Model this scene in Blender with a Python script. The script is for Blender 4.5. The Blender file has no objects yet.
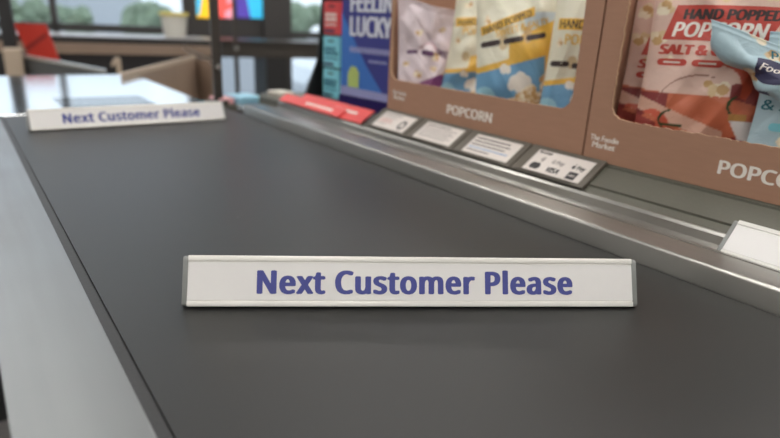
import bpy, bmesh, math, random
import numpy as np
from mathutils import Vector, Matrix, noise

random.seed(7)
SC = bpy.context.scene
COL = SC.collection
R = math.radians

# ------------------------------------------------------------------ camera model
FPX, PW, PH = 573.0, 780, 438
CAM = Vector((0, 0, 0.2353))                  # belt surface is z = 0
ROLL = math.radians(2.7)                      # the camera was held a little off level


def _axes():
    vy = Vector((-58 - 390, 219 - 1, -FPX))    # belt direction in camera space
    yd = vy.normalized()
    zd = vy.cross(Vector((math.cos(ROLL), -math.sin(ROLL), 0))).normalized()
    if zd.y < 0:
        zd = -zd
    xd = yd.cross(zd)
    return Matrix((xd, yd, zd))                # camera space -> world


CROT = _axes()
RT, UP, FW = CROT.col[0].copy(), CROT.col[1].copy(), -CROT.col[2]
YAW = math.radians(12)                         # the window wall is turned a little from square to the belt
FH = Vector((math.sin(YAW), math.cos(YAW), 0))
FR = Vector((math.cos(YAW), -math.sin(YAW), 0))


def ray(x, y):
    return FW * FPX + RT * (x - 390) - UP * (y - 219)


def on_z(x, y, z):
    d = ray(x, y)
    return CAM + d * ((z - CAM.z) / d.z)


def on_d(x, y, dist):
    d = ray(x, y)
    return CAM + d * (dist / d.dot(FH))


def proj(p):
    q = Vector(p) - CAM
    return 390 + FPX * q.dot(RT) / q.dot(FW), 219 - FPX * q.dot(UP) / q.dot(FW)


def S(a, d, z):                                # store frame: a across, d deep
    return Vector((FR.x * a + FH.x * d, FR.y * a + FH.y * d, z))


def across(px, d, py=25):                      # store-frame a of a picture column at depth d
    return on_d(px, py, d).dot(FR)


def col_y(px, X, z):                           # Y at which a point of given X, z falls in a picture column
    lo, hi = -0.2, 3.0
    for _ in range(50):
        m = (lo + hi) / 2
        if proj((X, m, z))[0] > px:
            lo = m
        else:
            hi = m
    return (lo + hi) / 2


FLOOR = -0.85

# ------------------------------------------------------------------ materials


def lin(c):
    c = c / 255.0
    return c / 12.92 if c <= 0.04045 else ((c + 0.055) / 1.055) ** 2.4


def rgb(r, g, b):
    return (lin(r), lin(g), lin(b), 1)


def mat(name, color, rough=0.5, metal=0.0, var=0.06, scale=40.0, bump=0.0, stretch=None, spec=0.5, emit=None, alpha=None, aniso=0.0):
    m = bpy.data.materials.new(name)
    m.use_nodes = True
    nt = m.node_tree
    b = nt.nodes['Principled BSDF']
    b.inputs['Roughness'].default_value = rough
    b.inputs['Metallic'].default_value = metal
    b.inputs['Specular IOR Level'].default_value = spec
    tc = nt.nodes.new('ShaderNodeTexCoord')
    mp = nt.nodes.new('ShaderNodeMapping')
    nt.links.new(tc.outputs['Object'], mp.inputs['Vector'])
    if stretch:
        mp.inputs['Scale'].default_value = stretch
    n = nt.nodes.new('ShaderNodeTexNoise')
    n.inputs['Scale'].default_value = scale
    n.inputs['Detail'].default_value = 4
    nt.links.new(mp.outputs['Vector'], n.inputs['Vector'])
    cr = nt.nodes.new('ShaderNodeMix')
    cr.data_type = 'RGBA'
    lo = [max(0, c * (1 - var)) for c in color[:3]] + [1]
    hi = [min(1, c * (1 + var)) for c in color[:3]] + [1]
    cr.inputs[6].default_value = lo
    cr.inputs[7].default_value = hi
    nt.links.new(n.outputs['Fac'], cr.inputs[0])
    nt.links.new(cr.outputs[2], b.inputs['Base Color'])
    if bump:
        bp = nt.nodes.new('ShaderNodeBump')
        bp.inputs['Strength'].default_value = bump
        bp.inputs['Distance'].default_value = 0.001
        nt.links.new(n.outputs['Fac'], bp.inputs['Height'])
        nt.links.new(bp.outputs['Normal'], b.inputs['Normal'])
    if emit:
        nt.links.new(cr.outputs[2], b.inputs['Emission Color'])
        b.inputs['Emission Strength'].default_value = emit
    if aniso:
        b.inputs['Anisotropic'].default_value = aniso
    return m


def steel(name, color, rough, direction, spread=0.12, scale=1.0, aniso=0.0):
    """brushed steel: streaky roughness along one axis"""
    m = bpy.data.materials.new(name)
    m.use_nodes = True
    nt = m.node_tree
    b = nt.nodes['Principled BSDF']
    b.inputs['Base Color'].default_value = color
    b.inputs['Metallic'].default_value = 1
    if aniso:                                   # brushed along y: reflections spread across the brush lines
        b.inputs['Anisotropic'].default_value = aniso
        tv = nt.nodes.new('ShaderNodeCombineXYZ')
        tv.inputs[0].default_value = 0.70
        tv.inputs[2].default_value = 0.72
        nt.links.new(tv.outputs[0], b.inputs['Tangent'])
    tc = nt.nodes.new('ShaderNodeTexCoord')
    mp = nt.nodes.new('ShaderNodeMapping')
    mp.inputs['Scale'].default_value = direction
    nt.links.new(tc.outputs['Object'], mp.inputs['Vector'])
    n = nt.nodes.new('ShaderNodeTexNoise')
    n.inputs['Scale'].default_value = 60 * scale
    n.inputs['Detail'].default_value = 3
    nt.links.new(mp.outputs['Vector'], n.inputs['Vector'])
    n2 = nt.nodes.new('ShaderNodeTexNoise')
    n2.inputs['Scale'].default_value = 9
    n2.inputs['Detail'].default_value = 3
    nt.links.new(tc.outputs['Object'], n2.inputs['Vector'])
    mul = nt.nodes.new('ShaderNodeMath')
    mul.operation = 'MULTIPLY_ADD'
    mul.inputs[1].default_value = spread
    mul.inputs[2].default_value = rough - spread / 2
    nt.links.new(n.outputs['Fac'], mul.inputs[0])
    ad = nt.nodes.new('ShaderNodeMath')
    ad.operation = 'MULTIPLY_ADD'
    ad.inputs[1].default_value = spread * 0.8
    nt.links.new(n2.outputs['Fac'], ad.inputs[0])
    nt.links.new(mul.outputs[0], ad.inputs[2])
    nt.links.new(ad.outputs[0], b.inputs['Roughness'])
    bp = nt.nodes.new('ShaderNodeBump')
    bp.inputs['Strength'].default_value = 0.08
    bp.inputs['Distance'].default_value = 0.0005
    nt.links.new(n.outputs['Fac'], bp.inputs['Height'])
    nt.links.new(bp.outputs['Normal'], b.inputs['Normal'])
    return m


def print_mat(name, rough=0.33, bump=0.5):
    m = bpy.data.materials.new(name)
    m.use_nodes = True
    nt = m.node_tree
    b = nt.nodes['Principled BSDF']
    b.inputs['Roughness'].default_value = rough
    a = nt.nodes.new('ShaderNodeVertexColor')
    a.layer_name = 'print'
    nt.links.new(a.outputs['Color'], b.inputs['Base Color'])
    n = nt.nodes.new('ShaderNodeTexNoise')
    n.inputs['Scale'].default_value = 38
    n.inputs['Detail'].default_value = 3
    n.inputs['Distortion'].default_value = 1.2
    tc = nt.nodes.new('ShaderNodeTexCoord')
    nt.links.new(tc.outputs['Object'], n.inputs['Vector'])
    bp = nt.nodes.new('ShaderNodeBump')
    bp.inputs['Strength'].default_value = bump
    bp.inputs['Distance'].default_value = 0.004
    nt.links.new(n.outputs['Fac'], bp.inputs['Height'])
    nt.links.new(bp.outputs['Normal'], b.inputs['Normal'])
    return m


def belt_mat():
    m = mat('belt_rubber', rgb(38, 38, 37), 0.47, 0, 0.07, 9, 0.0, spec=0.42)
    nt = m.node_tree
    b = nt.nodes['Principled BSDF']
    tc = nt.nodes.new('ShaderNodeTexCoord')
    # fine rubber grain
    n = nt.nodes.new('ShaderNodeTexNoise')
    n.inputs['Scale'].default_value = 900
    nt.links.new(tc.outputs['Object'], n.inputs['Vector'])
    bp = nt.nodes.new('ShaderNodeBump')
    bp.inputs['Strength'].default_value = 0.25
    bp.inputs['Distance'].default_value = 0.0004
    nt.links.new(n.outputs['Fac'], bp.inputs['Height'])
    nt.links.new(bp.outputs['Normal'], b.inputs['Normal'])
    # sparse pale crumbs
    v = nt.nodes.new('ShaderNodeTexVoronoi')
    v.inputs['Scale'].default_value = 26
    nt.links.new(tc.outputs['Object'], v.inputs['Vector'])
    lt = nt.nodes.new('ShaderNodeMath')
    lt.operation = 'LESS_THAN'
    lt.inputs[1].default_value = 0.028
    nt.links.new(v.outputs['Distance'], lt.inputs[0])
    src = b.inputs['Base Color'].links[0].from_socket
    mx = nt.nodes.new('ShaderNodeMix')
    mx.data_type = 'RGBA'
    mx.inputs[7].default_value = rgb(120, 116, 110)
    nt.links.new(lt.outputs[0], mx.inputs[0])
    nt.links.new(src, mx.inputs[6])
    nt.links.new(mx.outputs[2], b.inputs['Base Color'])
    return m


def glass_mat():
    m = bpy.data.materials.new('window_glass')
    m.use_nodes = True
    nt = m.node_tree
    nt.nodes.clear()
    o = nt.nodes.new('ShaderNodeOutputMaterial')
    t = nt.nodes.new('ShaderNodeBsdfTransparent')
    t.inputs['Color'].default_value = (0.93, 0.96, 0.97, 1)
    g = nt.nodes.new('ShaderNodeBsdfGlossy')
    g.inputs['Roughness'].default_value = 0.02
    f = nt.nodes.new('ShaderNodeFresnel')
    f.inputs['IOR'].default_value = 1.45
    n = nt.nodes.new('ShaderNodeTexNoise')
    n.inputs['Scale'].default_value = 2
    bp = nt.nodes.new('ShaderNodeBump')
    bp.inputs['Strength'].default_value = 0.02
    nt.links.new(n.outputs['Fac'], bp.inputs['Height'])
    nt.links.new(bp.outputs['Normal'], g.inputs['Normal'])
    mx = nt.nodes.new('ShaderNodeMixShader')
    nt.links.new(f.outputs[0], mx.inputs[0])
    nt.links.new(t.outputs[0], mx.inputs[1])
    nt.links.new(g.outputs[0], mx.inputs[2])
    nt.links.new(mx.outputs[0], o.inputs['Surface'])
    return m


M = {}
M['belt'] = belt_mat()
M['seam'] = mat('dark_seam', rgb(44, 44, 45), 0.55, bump=0.2, scale=300)
M['plate'] = steel('brushed_steel_plate', rgb(140, 142, 143), 0.33, (1, 0.06, 1), 0.22)
M['rail'] = steel('brushed_steel_rail', rgb(168, 166, 161), 0.29, (1, 0.03, 1), 0.16, 2, aniso=0.6)
M['deck'] = steel('polished_steel_deck', rgb(236, 238, 240), 0.12, (0.06, 1, 1), 0.05)
M['ledge'] = mat('grey_green_plastic', rgb(92, 91, 81), 0.5, bump=0.15, scale=250)
M['taupe'] = mat('taupe_plastic', rgb(96, 90, 81), 0.5, bump=0.15, scale=250)
M['cabinet'] = mat('dark_grey_laminate', rgb(52, 52, 54), 0.5, bump=0.1, scale=120)
M['lip'] = mat('satin_silver_white', rgb(228, 226, 220), 0.32, 0.25, 0.02, 90, 0.05)
M['face'] = mat('white_face_plastic', rgb(226, 224, 222), 0.42, 0, 0.015, 60, 0.04)
M['cap'] = mat('grey_end_cap_plastic', rgb(128, 130, 128), 0.4, bump=0.15, scale=200)
M['blue_ink'] = mat('blue_print', rgb(66, 72, 142), 0.5, var=0.03)
M['card'] = mat('white_card', rgb(216, 208, 202), 0.5, var=0.02)
M['ink'] = mat('dark_print', rgb(48, 46, 48), 0.5)
M['grey_ink'] = mat('grey_print', rgb(140, 134, 132), 0.5)
M['red_ink'] = mat('faded_red_print', rgb(190, 120, 112), 0.5)
M['pale_blue_ink'] = mat('pale_blue_print', rgb(130, 160, 196), 0.5)
M['kraft'] = mat('kraft_cardboard', rgb(164, 124, 101), 0.75, 0, 0.08, 30, 0.25, stretch=(1, 1, 6))
M['kraft_edge'] = mat('cut_cardboard_edge', rgb(190, 158, 128), 0.8, 0, 0.2, 400, 0.4)
M['white_ink'] = mat('white_print', rgb(232, 226, 218), 0.55, var=0.03)
M['navy'] = mat('navy_print', rgb(52, 50, 82), 0.45)
M['teal'] = mat('teal_print', rgb(30, 108, 124), 0.45)
M['bag_red'] = mat('red_print', rgb(190, 70, 58), 0.42)
M['bag_dark'] = mat('near_black_print', rgb(58, 44, 44), 0.42)
M['bag_yellow'] = mat('golden_print', rgb(224, 178, 70), 0.42)
M['bag_purple'] = mat('plum_print', rgb(92, 52, 92), 0.42)
M['bag'] = print_mat('printed_film')
M['redbox'] = mat('red_glossy_card', rgb(214, 72, 74), 0.4, var=0.04)
M['cyanbox'] = mat('cyan_glossy_card', rgb(128, 204, 218), 0.4, var=0.04)
M['tealdark'] = mat('dark_teal_print', rgb(36, 96, 122), 0.5)
M['redstrip'] = mat('coral_red_card', rgb(226, 84, 82), 0.45, var=0.03)
M['poster'] = mat('purple_blue_card', rgb(52, 56, 132), 0.4, var=0.05, scale=8)
M['poster_blue'] = mat('mid_blue_print', rgb(56, 112, 190), 0.4, var=0.05, scale=8)
M['poster_navy'] = mat('deep_indigo_card', rgb(34, 22, 88), 0.4)
M['lilac_ink'] = mat('lilac_print', rgb(150, 152, 196), 0.5)
M['poster_white'] = mat('white_poster_print', rgb(214, 218, 228), 0.5)
M['lime'] = mat('lime_print', rgb(176, 196, 110), 0.5)
M['black'] = mat('black_powder_coat', rgb(34, 33, 34), 0.5, bump=0.1, scale=150)
M['post'] = mat('dark_bronze_metal', rgb(70, 65, 60), 0.42, 0.4, bump=0.1, scale=120)
M['chrome'] = mat('bright_bolt_metal', rgb(190, 188, 184), 0.25, 1.0)
M['greypanel'] = mat('grey_coated_panel', rgb(92, 94, 94), 0.45, 0.1, bump=0.1, scale=100)
M['tan'] = mat('tan_laminate', rgb(146, 126, 110), 0.45, 0, 0.08, 12, 0.1)
M['beige'] = mat('beige_moulding', rgb(186, 168, 148), 0.5, 0, 0.05, 30, 0.1)
M['trim'] = steel('bright_trim', rgb(225, 222, 216), 0.25, (0.05, 1, 1))
M['redboard'] = mat('red_board', rgb(196, 52, 36), 0.45, 0, 0.1, 14, 0.1)
M['tub'] = mat('frosted_tub_plastic', rgb(216, 214, 204), 0.4, 0, 0.04)
M['yellowrim'] = mat('yellow_plastic', rgb(222, 204, 104), 0.4)
M['glass'] = glass_mat()
M['frame'] = mat('dark_window_frame', rgb(70, 68, 67), 0.45, 0.2, bump=0.05)
M['darkwall'] = mat('charcoal_wall_panel', rgb(60, 57, 56), 0.5, 0, 0.1, 6, 0.1)
M['wall'] = mat('store_wall_paint', rgb(206, 205, 202), 0.7, 0, 0.04, 8, 0.1)
M['ceil'] = mat('ceiling_tile', rgb(228, 227, 224), 0.8, 0, 0.05, 20, 0.2)
M['floor'] = mat('grey_floor_tile', rgb(128, 126, 124), 0.22, 0, 0.06, 3, 0.02)
M['lamp'] = mat('lamp_diffuser', (1, 0.965, 0.925, 1), 0.5, emit=18.0, var=0.01)
M['lamp_body'] = mat('lamp_housing', rgb(220, 220, 218), 0.5)
M['asphalt'] = mat('asphalt', rgb(150, 152, 156), 0.9, 0, 0.12, 5, 0.3)
M['leaf'] = mat('foliage', rgb(134, 150, 124), 0.7, 0, 0.45, 3, 0.3)
M['leaf2'] = mat('bright_foliage', rgb(176, 196, 74), 0.7, 0, 0.3, 6, 0.3)
M['bark'] = mat('bark', rgb(84, 70, 58), 0.9, 0, 0.3, 20, 0.5)
M['carpaint'] = mat('white_car_paint', rgb(226, 230, 234), 0.2, 0, 0.01)
M['carglass'] = mat('car_window_glass', rgb(60, 68, 76), 0.1, 0, 0.05)
M['tyre'] = mat('tyre_rubber', rgb(30, 30, 32), 0.8)
M['build'] = mat('pale_render', rgb(200, 204, 208), 0.85, 0, 0.05, 2)
M['p_yellow'] = mat('yellow_glow_print', rgb(248, 196, 40), 0.5, emit=0.55, var=0.02)  # sign colours, each with some emission added
M['p_cyan'] = mat('cyan_glow_print', rgb(56, 186, 228), 0.5, emit=0.55, var=0.05)
M['p_red'] = mat('coral_glow_print', rgb(238, 92, 84), 0.5, emit=0.55, var=0.02)
M['p_pink'] = mat('pink_glow_print', rgb(240, 158, 176), 0.5, emit=0.55, var=0.05)
M['p_violet'] = mat('violet_glow_print', rgb(84, 66, 164), 0.5, emit=0.55, var=0.05)
M['cream'] = mat('cream_print_reflection', rgb(214, 208, 196), 0.6)
M['pinkreflect'] = mat('pink_reflection', rgb(226, 168, 172), 0.6)
M['bluereflect'] = mat('pale_blue_reflection', rgb(150, 200, 222), 0.5)

# ------------------------------------------------------------------ mesh helpers


class MB:
    def __init__(self):
        self.bm = bmesh.new()

    def box(self, lo, hi, mtx=None, bevel=0.0):
        ret = bmesh.ops.create_cube(self.bm, size=1.0)
        vs = ret['verts']
        sx, sy, sz = (hi[i] - lo[i] for i in range(3))
        c = [(hi[i] + lo[i]) / 2 for i in range(3)]
        T = Matrix.Translation(c) @ Matrix.Diagonal((sx, sy, sz, 1))
        if mtx:
            T = mtx @ T
        bmesh.ops.transform(self.bm, matrix=T, verts=vs)
        if bevel:
            es = list({e for v in vs for e in v.link_edges})
            bmesh.ops.bevel(self.bm, geom=es, offset=bevel, segments=2, affect='EDGES', profile=0.6)
        return self

    def poly(self, pts, vec):
        """closed outline (3-D points) extruded by vec"""
        vec = Vector(vec)
        a = [self.bm.verts.new(Vector(p)) for p in pts]
        b = [self.bm.verts.new(Vector(p) + vec) for p in pts]
        n = len(pts)
        self.bm.faces.new(a)
        self.bm.faces.new(list(reversed(b)))
        for i in range(n):
            self.bm.faces.new((a[i], b[i], b[(i + 1) % n], a[(i + 1) % n]))
        return self

    def tube(self, p0, p1, r, n=12, r1=None):
        p0, p1 = Vector(p0), Vector(p1)
        z = (p1 - p0).normalized()
        x = z.orthogonal().normalized()
        y = z.cross(x)
        r1 = r if r1 is None else r1
        A, B = [], []
        for i in range(n):
            t = 2 * math.pi * i / n
            d = x * math.cos(t) + y * math.sin(t)
            A.append(self.bm.verts.new(p0 + d * r))
            B.append(self.bm.verts.new(p1 + d * r1))
        self.bm.faces.new(list(reversed(A)))
        self.bm.faces.new(B)
        for i in range(n):
            self.bm.faces.new((A[i], A[(i + 1) % n], B[(i + 1) % n], B[i]))
        return self

    def lathe(self, prof, n=24, at=(0, 0, 0)):
        at = Vector(at)
        rings = []
        for r, z in prof:
            rings.append([self.bm.verts.new(at + Vector((r * math.cos(2 * math.pi * i / n), r * math.sin(2 * math.pi * i / n), z))) for i in range(n)])
        for a, b in zip(rings, rings[1:]):
            for i in range(n):
                self.bm.faces.new((a[i], a[(i + 1) % n], b[(i + 1) % n], b[i]))
        self.bm.faces.new(list(reversed(rings[0])))
        self.bm.faces.new(rings[-1])
        return self

    def build(self, name, material, parent=None, smooth=False, mtx=None):
        bm = self.bm
        if mtx:
            bmesh.ops.transform(bm, matrix=mtx, verts=bm.verts)
        bmesh.ops.recalc_face_normals(bm, faces=bm.faces)
        me = bpy.data.meshes.new(name)
        bm.to_mesh(me)
        bm.free()
        if smooth:
            for p in me.polygons:
                p.use_smooth = True
            me.set_sharp_from_angle(angle=R(35))
        me.materials.append(material)
        return link(name, me, parent)


def link(name, me, parent=None):
    o = bpy.data.objects.new(name, me)
    COL.objects.link(o)
    if parent:
        o.parent = parent
    return o


def tag(o, label=None, cat=None, group=None, kind=None):
    if label:
        o['label'] = label
    if cat:
        o['category'] = cat
    if group:
        o['group'] = group
    if kind:
        o['kind'] = kind
    return o


def thing(name, label, cat, loc=(0, 0, 0), rot=(0, 0, 0), group=None):
    o = bpy.data.objects.new(name, None)
    o.empty_display_size = 0.05
    COL.objects.link(o)
    o.location = loc
    o.rotation_euler = rot
    return tag(o, label, cat, group)


def dup(root, loc, rot, label, group=None):
    r = root.copy()
    COL.objects.link(r)
    r.location = loc
    r.rotation_euler = rot
    r['label'] = label
    if group:
        r['group'] = group
    for ch in list(root.children):
        c = ch.copy()
        COL.objects.link(c)
        c.parent = r
        for g in list(ch.children):
            d = g.copy()
            COL.objects.link(d)
            d.parent = c
    return r


_fonts = {}


def font(which):
    if which not in _fonts:
        f = None
        if which == 'sans':
            import os
            for kind in ('LOCAL', 'SYSTEM'):
                p = os.path.join(bpy.utils.resource_path(kind), 'datafiles', 'fonts', 'NotoSansMath-Regular.woff2')
                if os.path.exists(p):
                    try:
                        f = bpy.data.fonts.load(p)
                        break
                    except Exception:
                        f = None
        _fonts[which] = f
    return _fonts[which]


_caps = {}


def cap_of(which):
    """cap height of the lettering at size 1"""
    if which not in _caps:
        cu = bpy.data.curves.new('t', 'FONT')
        cu.body = 'H'
        f = font(which)
        if f:
            cu.font = f
        o = bpy.data.objects.new('t', cu)
        COL.objects.link(o)
        me = bpy.data.meshes.new_from_object(o.evaluated_get(bpy.context.evaluated_depsgraph_get()))
        ys = [v.co.y for v in me.vertices]
        _caps[which] = max(ys) - min(ys)
        bpy.data.objects.remove(o)
        bpy.data.curves.remove(cu)
        bpy.data.meshes.remove(me)
    return _caps[which]


def text_bm(s, height=1.0, bold=0.0, width=None, shear=0.0, space=1.0, align='CENTER', res=4, which='sans', copies=8):
    """flat lettering in local x (reading direction) and z (up); cap height = height, centred on x"""
    cu = bpy.data.curves.new('t', 'FONT')
    cu.body = s
    f = font(which)
    if f:
        cu.font = f
    cu.size = 1.0
    cu.shear = shear
    cu.space_character = space
    cu.resolution_u = res
    o = bpy.data.objects.new('t', cu)
    COL.objects.link(o)
    dg = bpy.context.evaluated_depsgraph_get()
    me = bpy.data.meshes.new_from_object(o.evaluated_get(dg))
    bm = bmesh.new()
    bm.from_mesh(me)
    bpy.data.objects.remove(o)
    bpy.data.curves.remove(cu)
    bpy.data.meshes.remove(me)
    cap = cap_of(which)
    k = height / cap
    for v in bm.verts:
        v.co = Vector((v.co.x * k, 0, v.co.y * k))
    xs = [v.co.x for v in bm.verts]
    x0, x1 = min(xs), max(xs)
    w = x1 - x0
    sx = (width / w) if width else 1.0
    off = {'CENTER': (x0 + x1) / 2, 'LEFT': x0, 'RIGHT': x1}[align]
    for v in bm.verts:
        v.co.x = (v.co.x - off) * sx
    if bold:                                    # heavier weight: the outline swept round a small ellipse
        src = list(bm.verts) + list(bm.edges) + list(bm.faces)
        for q in range(copies):
            a = 2 * math.pi * q / copies
            ret = bmesh.ops.duplicate(bm, geom=src)
            for g in ret['geom']:
                if isinstance(g, bmesh.types.BMVert):
                    g.co.x += bold * height * 1.35 * math.cos(a)
                    g.co.z += bold * height * 0.60 * math.sin(a)
                    g.co.y -= 0.000008 * (q + 1)
    return bm


def thicken(bm, t):
    """give flat lettering (in xz plane, facing -y) a thickness t"""
    bmesh.ops.recalc_face_normals(bm, faces=bm.faces)
    fs = list(bm.faces)
    ret = bmesh.ops.extrude_face_region(bm, geom=fs)
    vs = [g for g in ret['geom'] if isinstance(g, bmesh.types.BMVert)]
    for v in vs:
        v.co.y -= t
    bmesh.ops.recalc_face_normals(bm, faces=bm.faces)
    return bm


def bm_object(name, bm, material, parent=None, mtx=None):
    if mtx:
        bmesh.ops.transform(bm, matrix=mtx, verts=bm.verts)
    me = bpy.data.meshes.new(name)
    bm.to_mesh(me)
    bm.free()
    me.materials.append(material)
    return link(name, me, parent)


def lettering(name, s, height, material, parent, mtx, t=0.0003, **kw):
    return bm_object(name, thicken(text_bm(s, height, **kw), t), material, parent, mtx)


def stroke_bm(lines, r):
    """flat bars in xz plane: list of (x0,z0,x1,z1)"""
    mb = MB()
    for x0, z0, x1, z1 in lines:
        d = Vector((x1 - x0, 0, z1 - z0)).normalized()
        n = Vector((-d.z, 0, d.x)) * r
        a, b = Vector((x0, 0, z0)), Vector((x1, 0, z1))
        mb.poly([a + n, a - n, b - n, b + n], (0, -0.0003, 0))
    return mb


# ------------------------------------------------------------------ the checkout
BX0, BX1 = 0.0600, 0.566
bm_ = MB()
prof = [(-0.7, -0.028), (-0.7, 0.0)]
for i in range(9):
    t = R(90 - i * 180 / 8)
    prof.append((1.520 + 0.014 * math.cos(t), -0.014 + 0.014 * math.sin(t)))
bm_.poly([(BX0 + 0.010, y, z) for y, z in prof], (BX1 - BX0 - 0.012, 0, 0))
belt = bm_.build('conveyor_belt', M['belt'], None, smooth=True)
tag(belt, 'wide dark grey rubber checkout belt running between steel edges', 'conveyor belt')

co = thing('checkout_counter', 'checkout counter with steel side plates framing the dark belt', 'checkout counter', (0.3, 0.6, FLOOR))
inv = Matrix.Translation((-0.3, -0.6, -FLOOR))
# left edge plate
mb = MB().box((-0.0077, -0.7, -0.03), (0.0605, 1.54, 0.0025), bevel=0.0010)
mb.build('side_plate', M['plate'], co, mtx=inv)
MB().box((0.0605, -0.7, -0.03), (0.0695, 1.53, -0.0018)).build('seam_strip', M['seam'], co, mtx=inv)  # dark strip along the seam between plate and belt
# guide rail on the right of the belt
PX, PZ, SL = 0.667, 0.028, R(33)
rail = [(0.5655, -0.03), (0.5655, 0.0), (0.5680, 0.0195)]
for i in range(1, 7):
    t = R(180 - i * 15)
    rail.append((0.5720 + 0.0040 * math.cos(t), 0.0195 + 0.0040 * math.sin(t)))
rail += [(0.6080, 0.0240), (0.6086, 0.0215), (0.6106, 0.0215), (0.6112, 0.0244), (0.6146, 0.0246), (0.6160, 0.0240), (0.6166, 0.0225)]
for t, z in ((0, .0195), (.06, .012), (.14, .0090), (.26, .0080), (.45, .0085), (.60, .0100), (.72, .0118), (.82, .0135), (.875, .0150), (.885, .0190), (.89, .0250)):
    rail.append((0.6172 + 0.0490 * t, z))   # hollow channel behind the lip
rail += [(0.6620, 0.0262), (0.6634, 0.0282), (0.6652, 0.0288), (0.6668, 0.0280), (0.6668, -0.03)]
mb = MB()
mb.poly([(x, -0.7, z) for x, z in rail], (0, 2.08, 0))
mb.build('guide_rail', M['rail'], co, smooth=True, mtx=inv)
mb = MB()                                      # stepped end piece of the rail
mb.poly([(0.568, 1.3805, -0.03), (0.568, 1.3805, 0.017), (0.572, 1.3805, 0.020), (0.645, 1.3805, 0.020), (0.662, 1.3805, 0.016), (0.662, 1.3805, -0.03)], (0.004, 0.055, -0.006))
mb.build('rail_end', M['chrome'], co, smooth=True, mtx=inv)
# sloping ledge and flat shelf behind the rail
sx = lambda s: (PX + s * math.cos(SL), PZ + s * math.sin(SL))
lead = [(0.6672, -0.03), (0.6672, 0.0272), sx(0.0120), (sx(0.0130)[0] + .001, sx(0.0130)[1] - .0025), (sx(0.0150)[0] + .001, sx(0.0150)[1] - .0025), sx(0.0160)]
led = lead + [sx(0.0530), (sx(0.0535)[0] + .0006, sx(0.0535)[1] - .004), (sx(0.0565)[0], sx(0.0565)[1] - .004), sx(0.0570),
              (sx(0.0570)[0] + 0.004, sx(0.0600)[1]), (1.02, sx(0.0600)[1]), (1.02, -0.03)]
mb = MB()
mb.poly([(x, -0.7, z) for x, z in led], (0, 1.69, 0))
SHELF = sx(0.0600)[1]
SHELF2 = 0.033                                 # the shelf drops beyond the popcorn trays
led2 = [(0.6672, -0.03), (0.6672, 0.0272), (0.676, SHELF2), (1.02, SHELF2), (1.02, -0.03)]
mb.poly([(x, 0.992, z) for x, z in led2], (0, 0.52, 0))
mb.build('ledge', M['ledge'], co, mtx=inv)
# cabinet body below
MB().box((0.000, -0.7, FLOOR + 0.08), (1.0, 1.655, -0.0315)).build('cabinet_body', M['cabinet'], co, mtx=inv)
MB().box((0.03, -0.66, FLOOR), (0.97, 1.62, FLOOR + 0.08)).build('plinth', M['black'], co, mtx=inv)
# bright metal deck beyond the belt
MB().box((-0.40, 1.545, -0.022), (0.555, 2.44, -0.001), bevel=0.002).build('scanner_deck', M['deck'], co, mtx=inv)
MB().box((0.20, 1.62, -0.001), (0.42, 1.80, 0.0006)).build('scanner_window', M['carglass'], co, mtx=inv)
MB().box((-0.38, 1.66, FLOOR), (0.545, 2.40, -0.0225)).build('till_pedestal', M['cabinet'], co, mtx=inv)

# ------------------------------------------------------------------ divider bars
FL, LEAN = 0.0458, R(25)
BARL = 0.4000


def rounded(profile, r, seg=5):
    out = []
    n = len(profile)
    for i in range(n):
        p0, p, p1 = (Vector(profile[(i - 1) % n]), Vector(profile[i]), Vector(profile[(i + 1) % n]))
        rr = r[i] if isinstance(r, (list, tuple)) else r
        a, b = (p0 - p).normalized(), (p1 - p).normalized()
        ang = a.angle(b)
        t = rr / math.tan(ang / 2)
        s, e = p + a * t, p + b * t
        c = p + (a + b).normalized() * (rr / math.sin(ang / 2))
        v0, v1 = s - c, e - c
        th = v0.angle(v1)
        for k in range(seg + 1):
            q = k / seg
            out.append(c + (v0 * math.sin((1 - q) * th) + v1 * math.sin(q * th)) / math.sin(th))
    return [(v.x, v.y) for v in out]


bw = 2 * FL * math.sin(LEAN)
bh = FL * math.cos(LEAN)


def bar_section(grow=0.0):
    # the pointed apex is rounded, so start slightly taller
    pts = [(-bw / 2 - grow, 0), (bw / 2 + grow, 0), (0, bh * 1.05 + grow)]
    return rounded([Vector((x, y, 0)).to_2d() for x, y in pts], [0.0022 + grow, 0.0022 + grow, 0.0030 + grow])


bar = thing('divider_bar', 'white checkout divider bar in the middle of the dark belt, nearest', 'divider bar', group='next customer divider bars')
mb = MB()
mb.poly([(-BARL / 2 + 0.004, y, z) for y, z in bar_section()], (BARL - 0.008, 0, 0))
mb.build('bar_body', M['lip'], bar, smooth=True)
FM = Matrix.Translation((0, -bw / 2, 0)) @ Matrix.Rotation(-LEAN, 4, 'X')     # face plane: x along, z up the face, -y outwards
x0, x1 = -BARL / 2 + 0.004, BARL / 2 - 0.004
MB().box((x0, -0.0008, FL * 0.150), (x1, 0.0004, FL * 0.850)).build('face_panel', M['face'], bar, mtx=FM)
mb = MB()                                     # the two raised edge strips that clamp the panel
mb.box((x0, -0.0016, FL * 0.865), (x1, 0.0006, FL * 0.975), bevel=0.0007)
mb.box((x0, -0.0016, FL * 0.035), (x1, 0.0006, FL * 0.137), bevel=0.0007)
mb.build('edge_strip', M['lip'], bar, mtx=FM, smooth=True)
P0, P1 = on_z(182.5, 309.0, 0), on_z(636, 309.0, 0)
ta, tb_ = (on_z(258, 309.0, 0) - P0).length, (on_z(571, 309.0, 0) - P0).length
TXT_W = tb_ - ta
TXT_X = (ta + tb_) / 2 - (P1 - P0).length / 2
lettering('lettering', 'Next Customer Please', FL * 0.408, M['blue_ink'], bar,
          FM @ Matrix.Translation((TXT_X, -0.0008, FL * 0.282)), t=0.0002, bold=0.058, width=TXT_W, res=8, space=1.08, copies=14)
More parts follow.
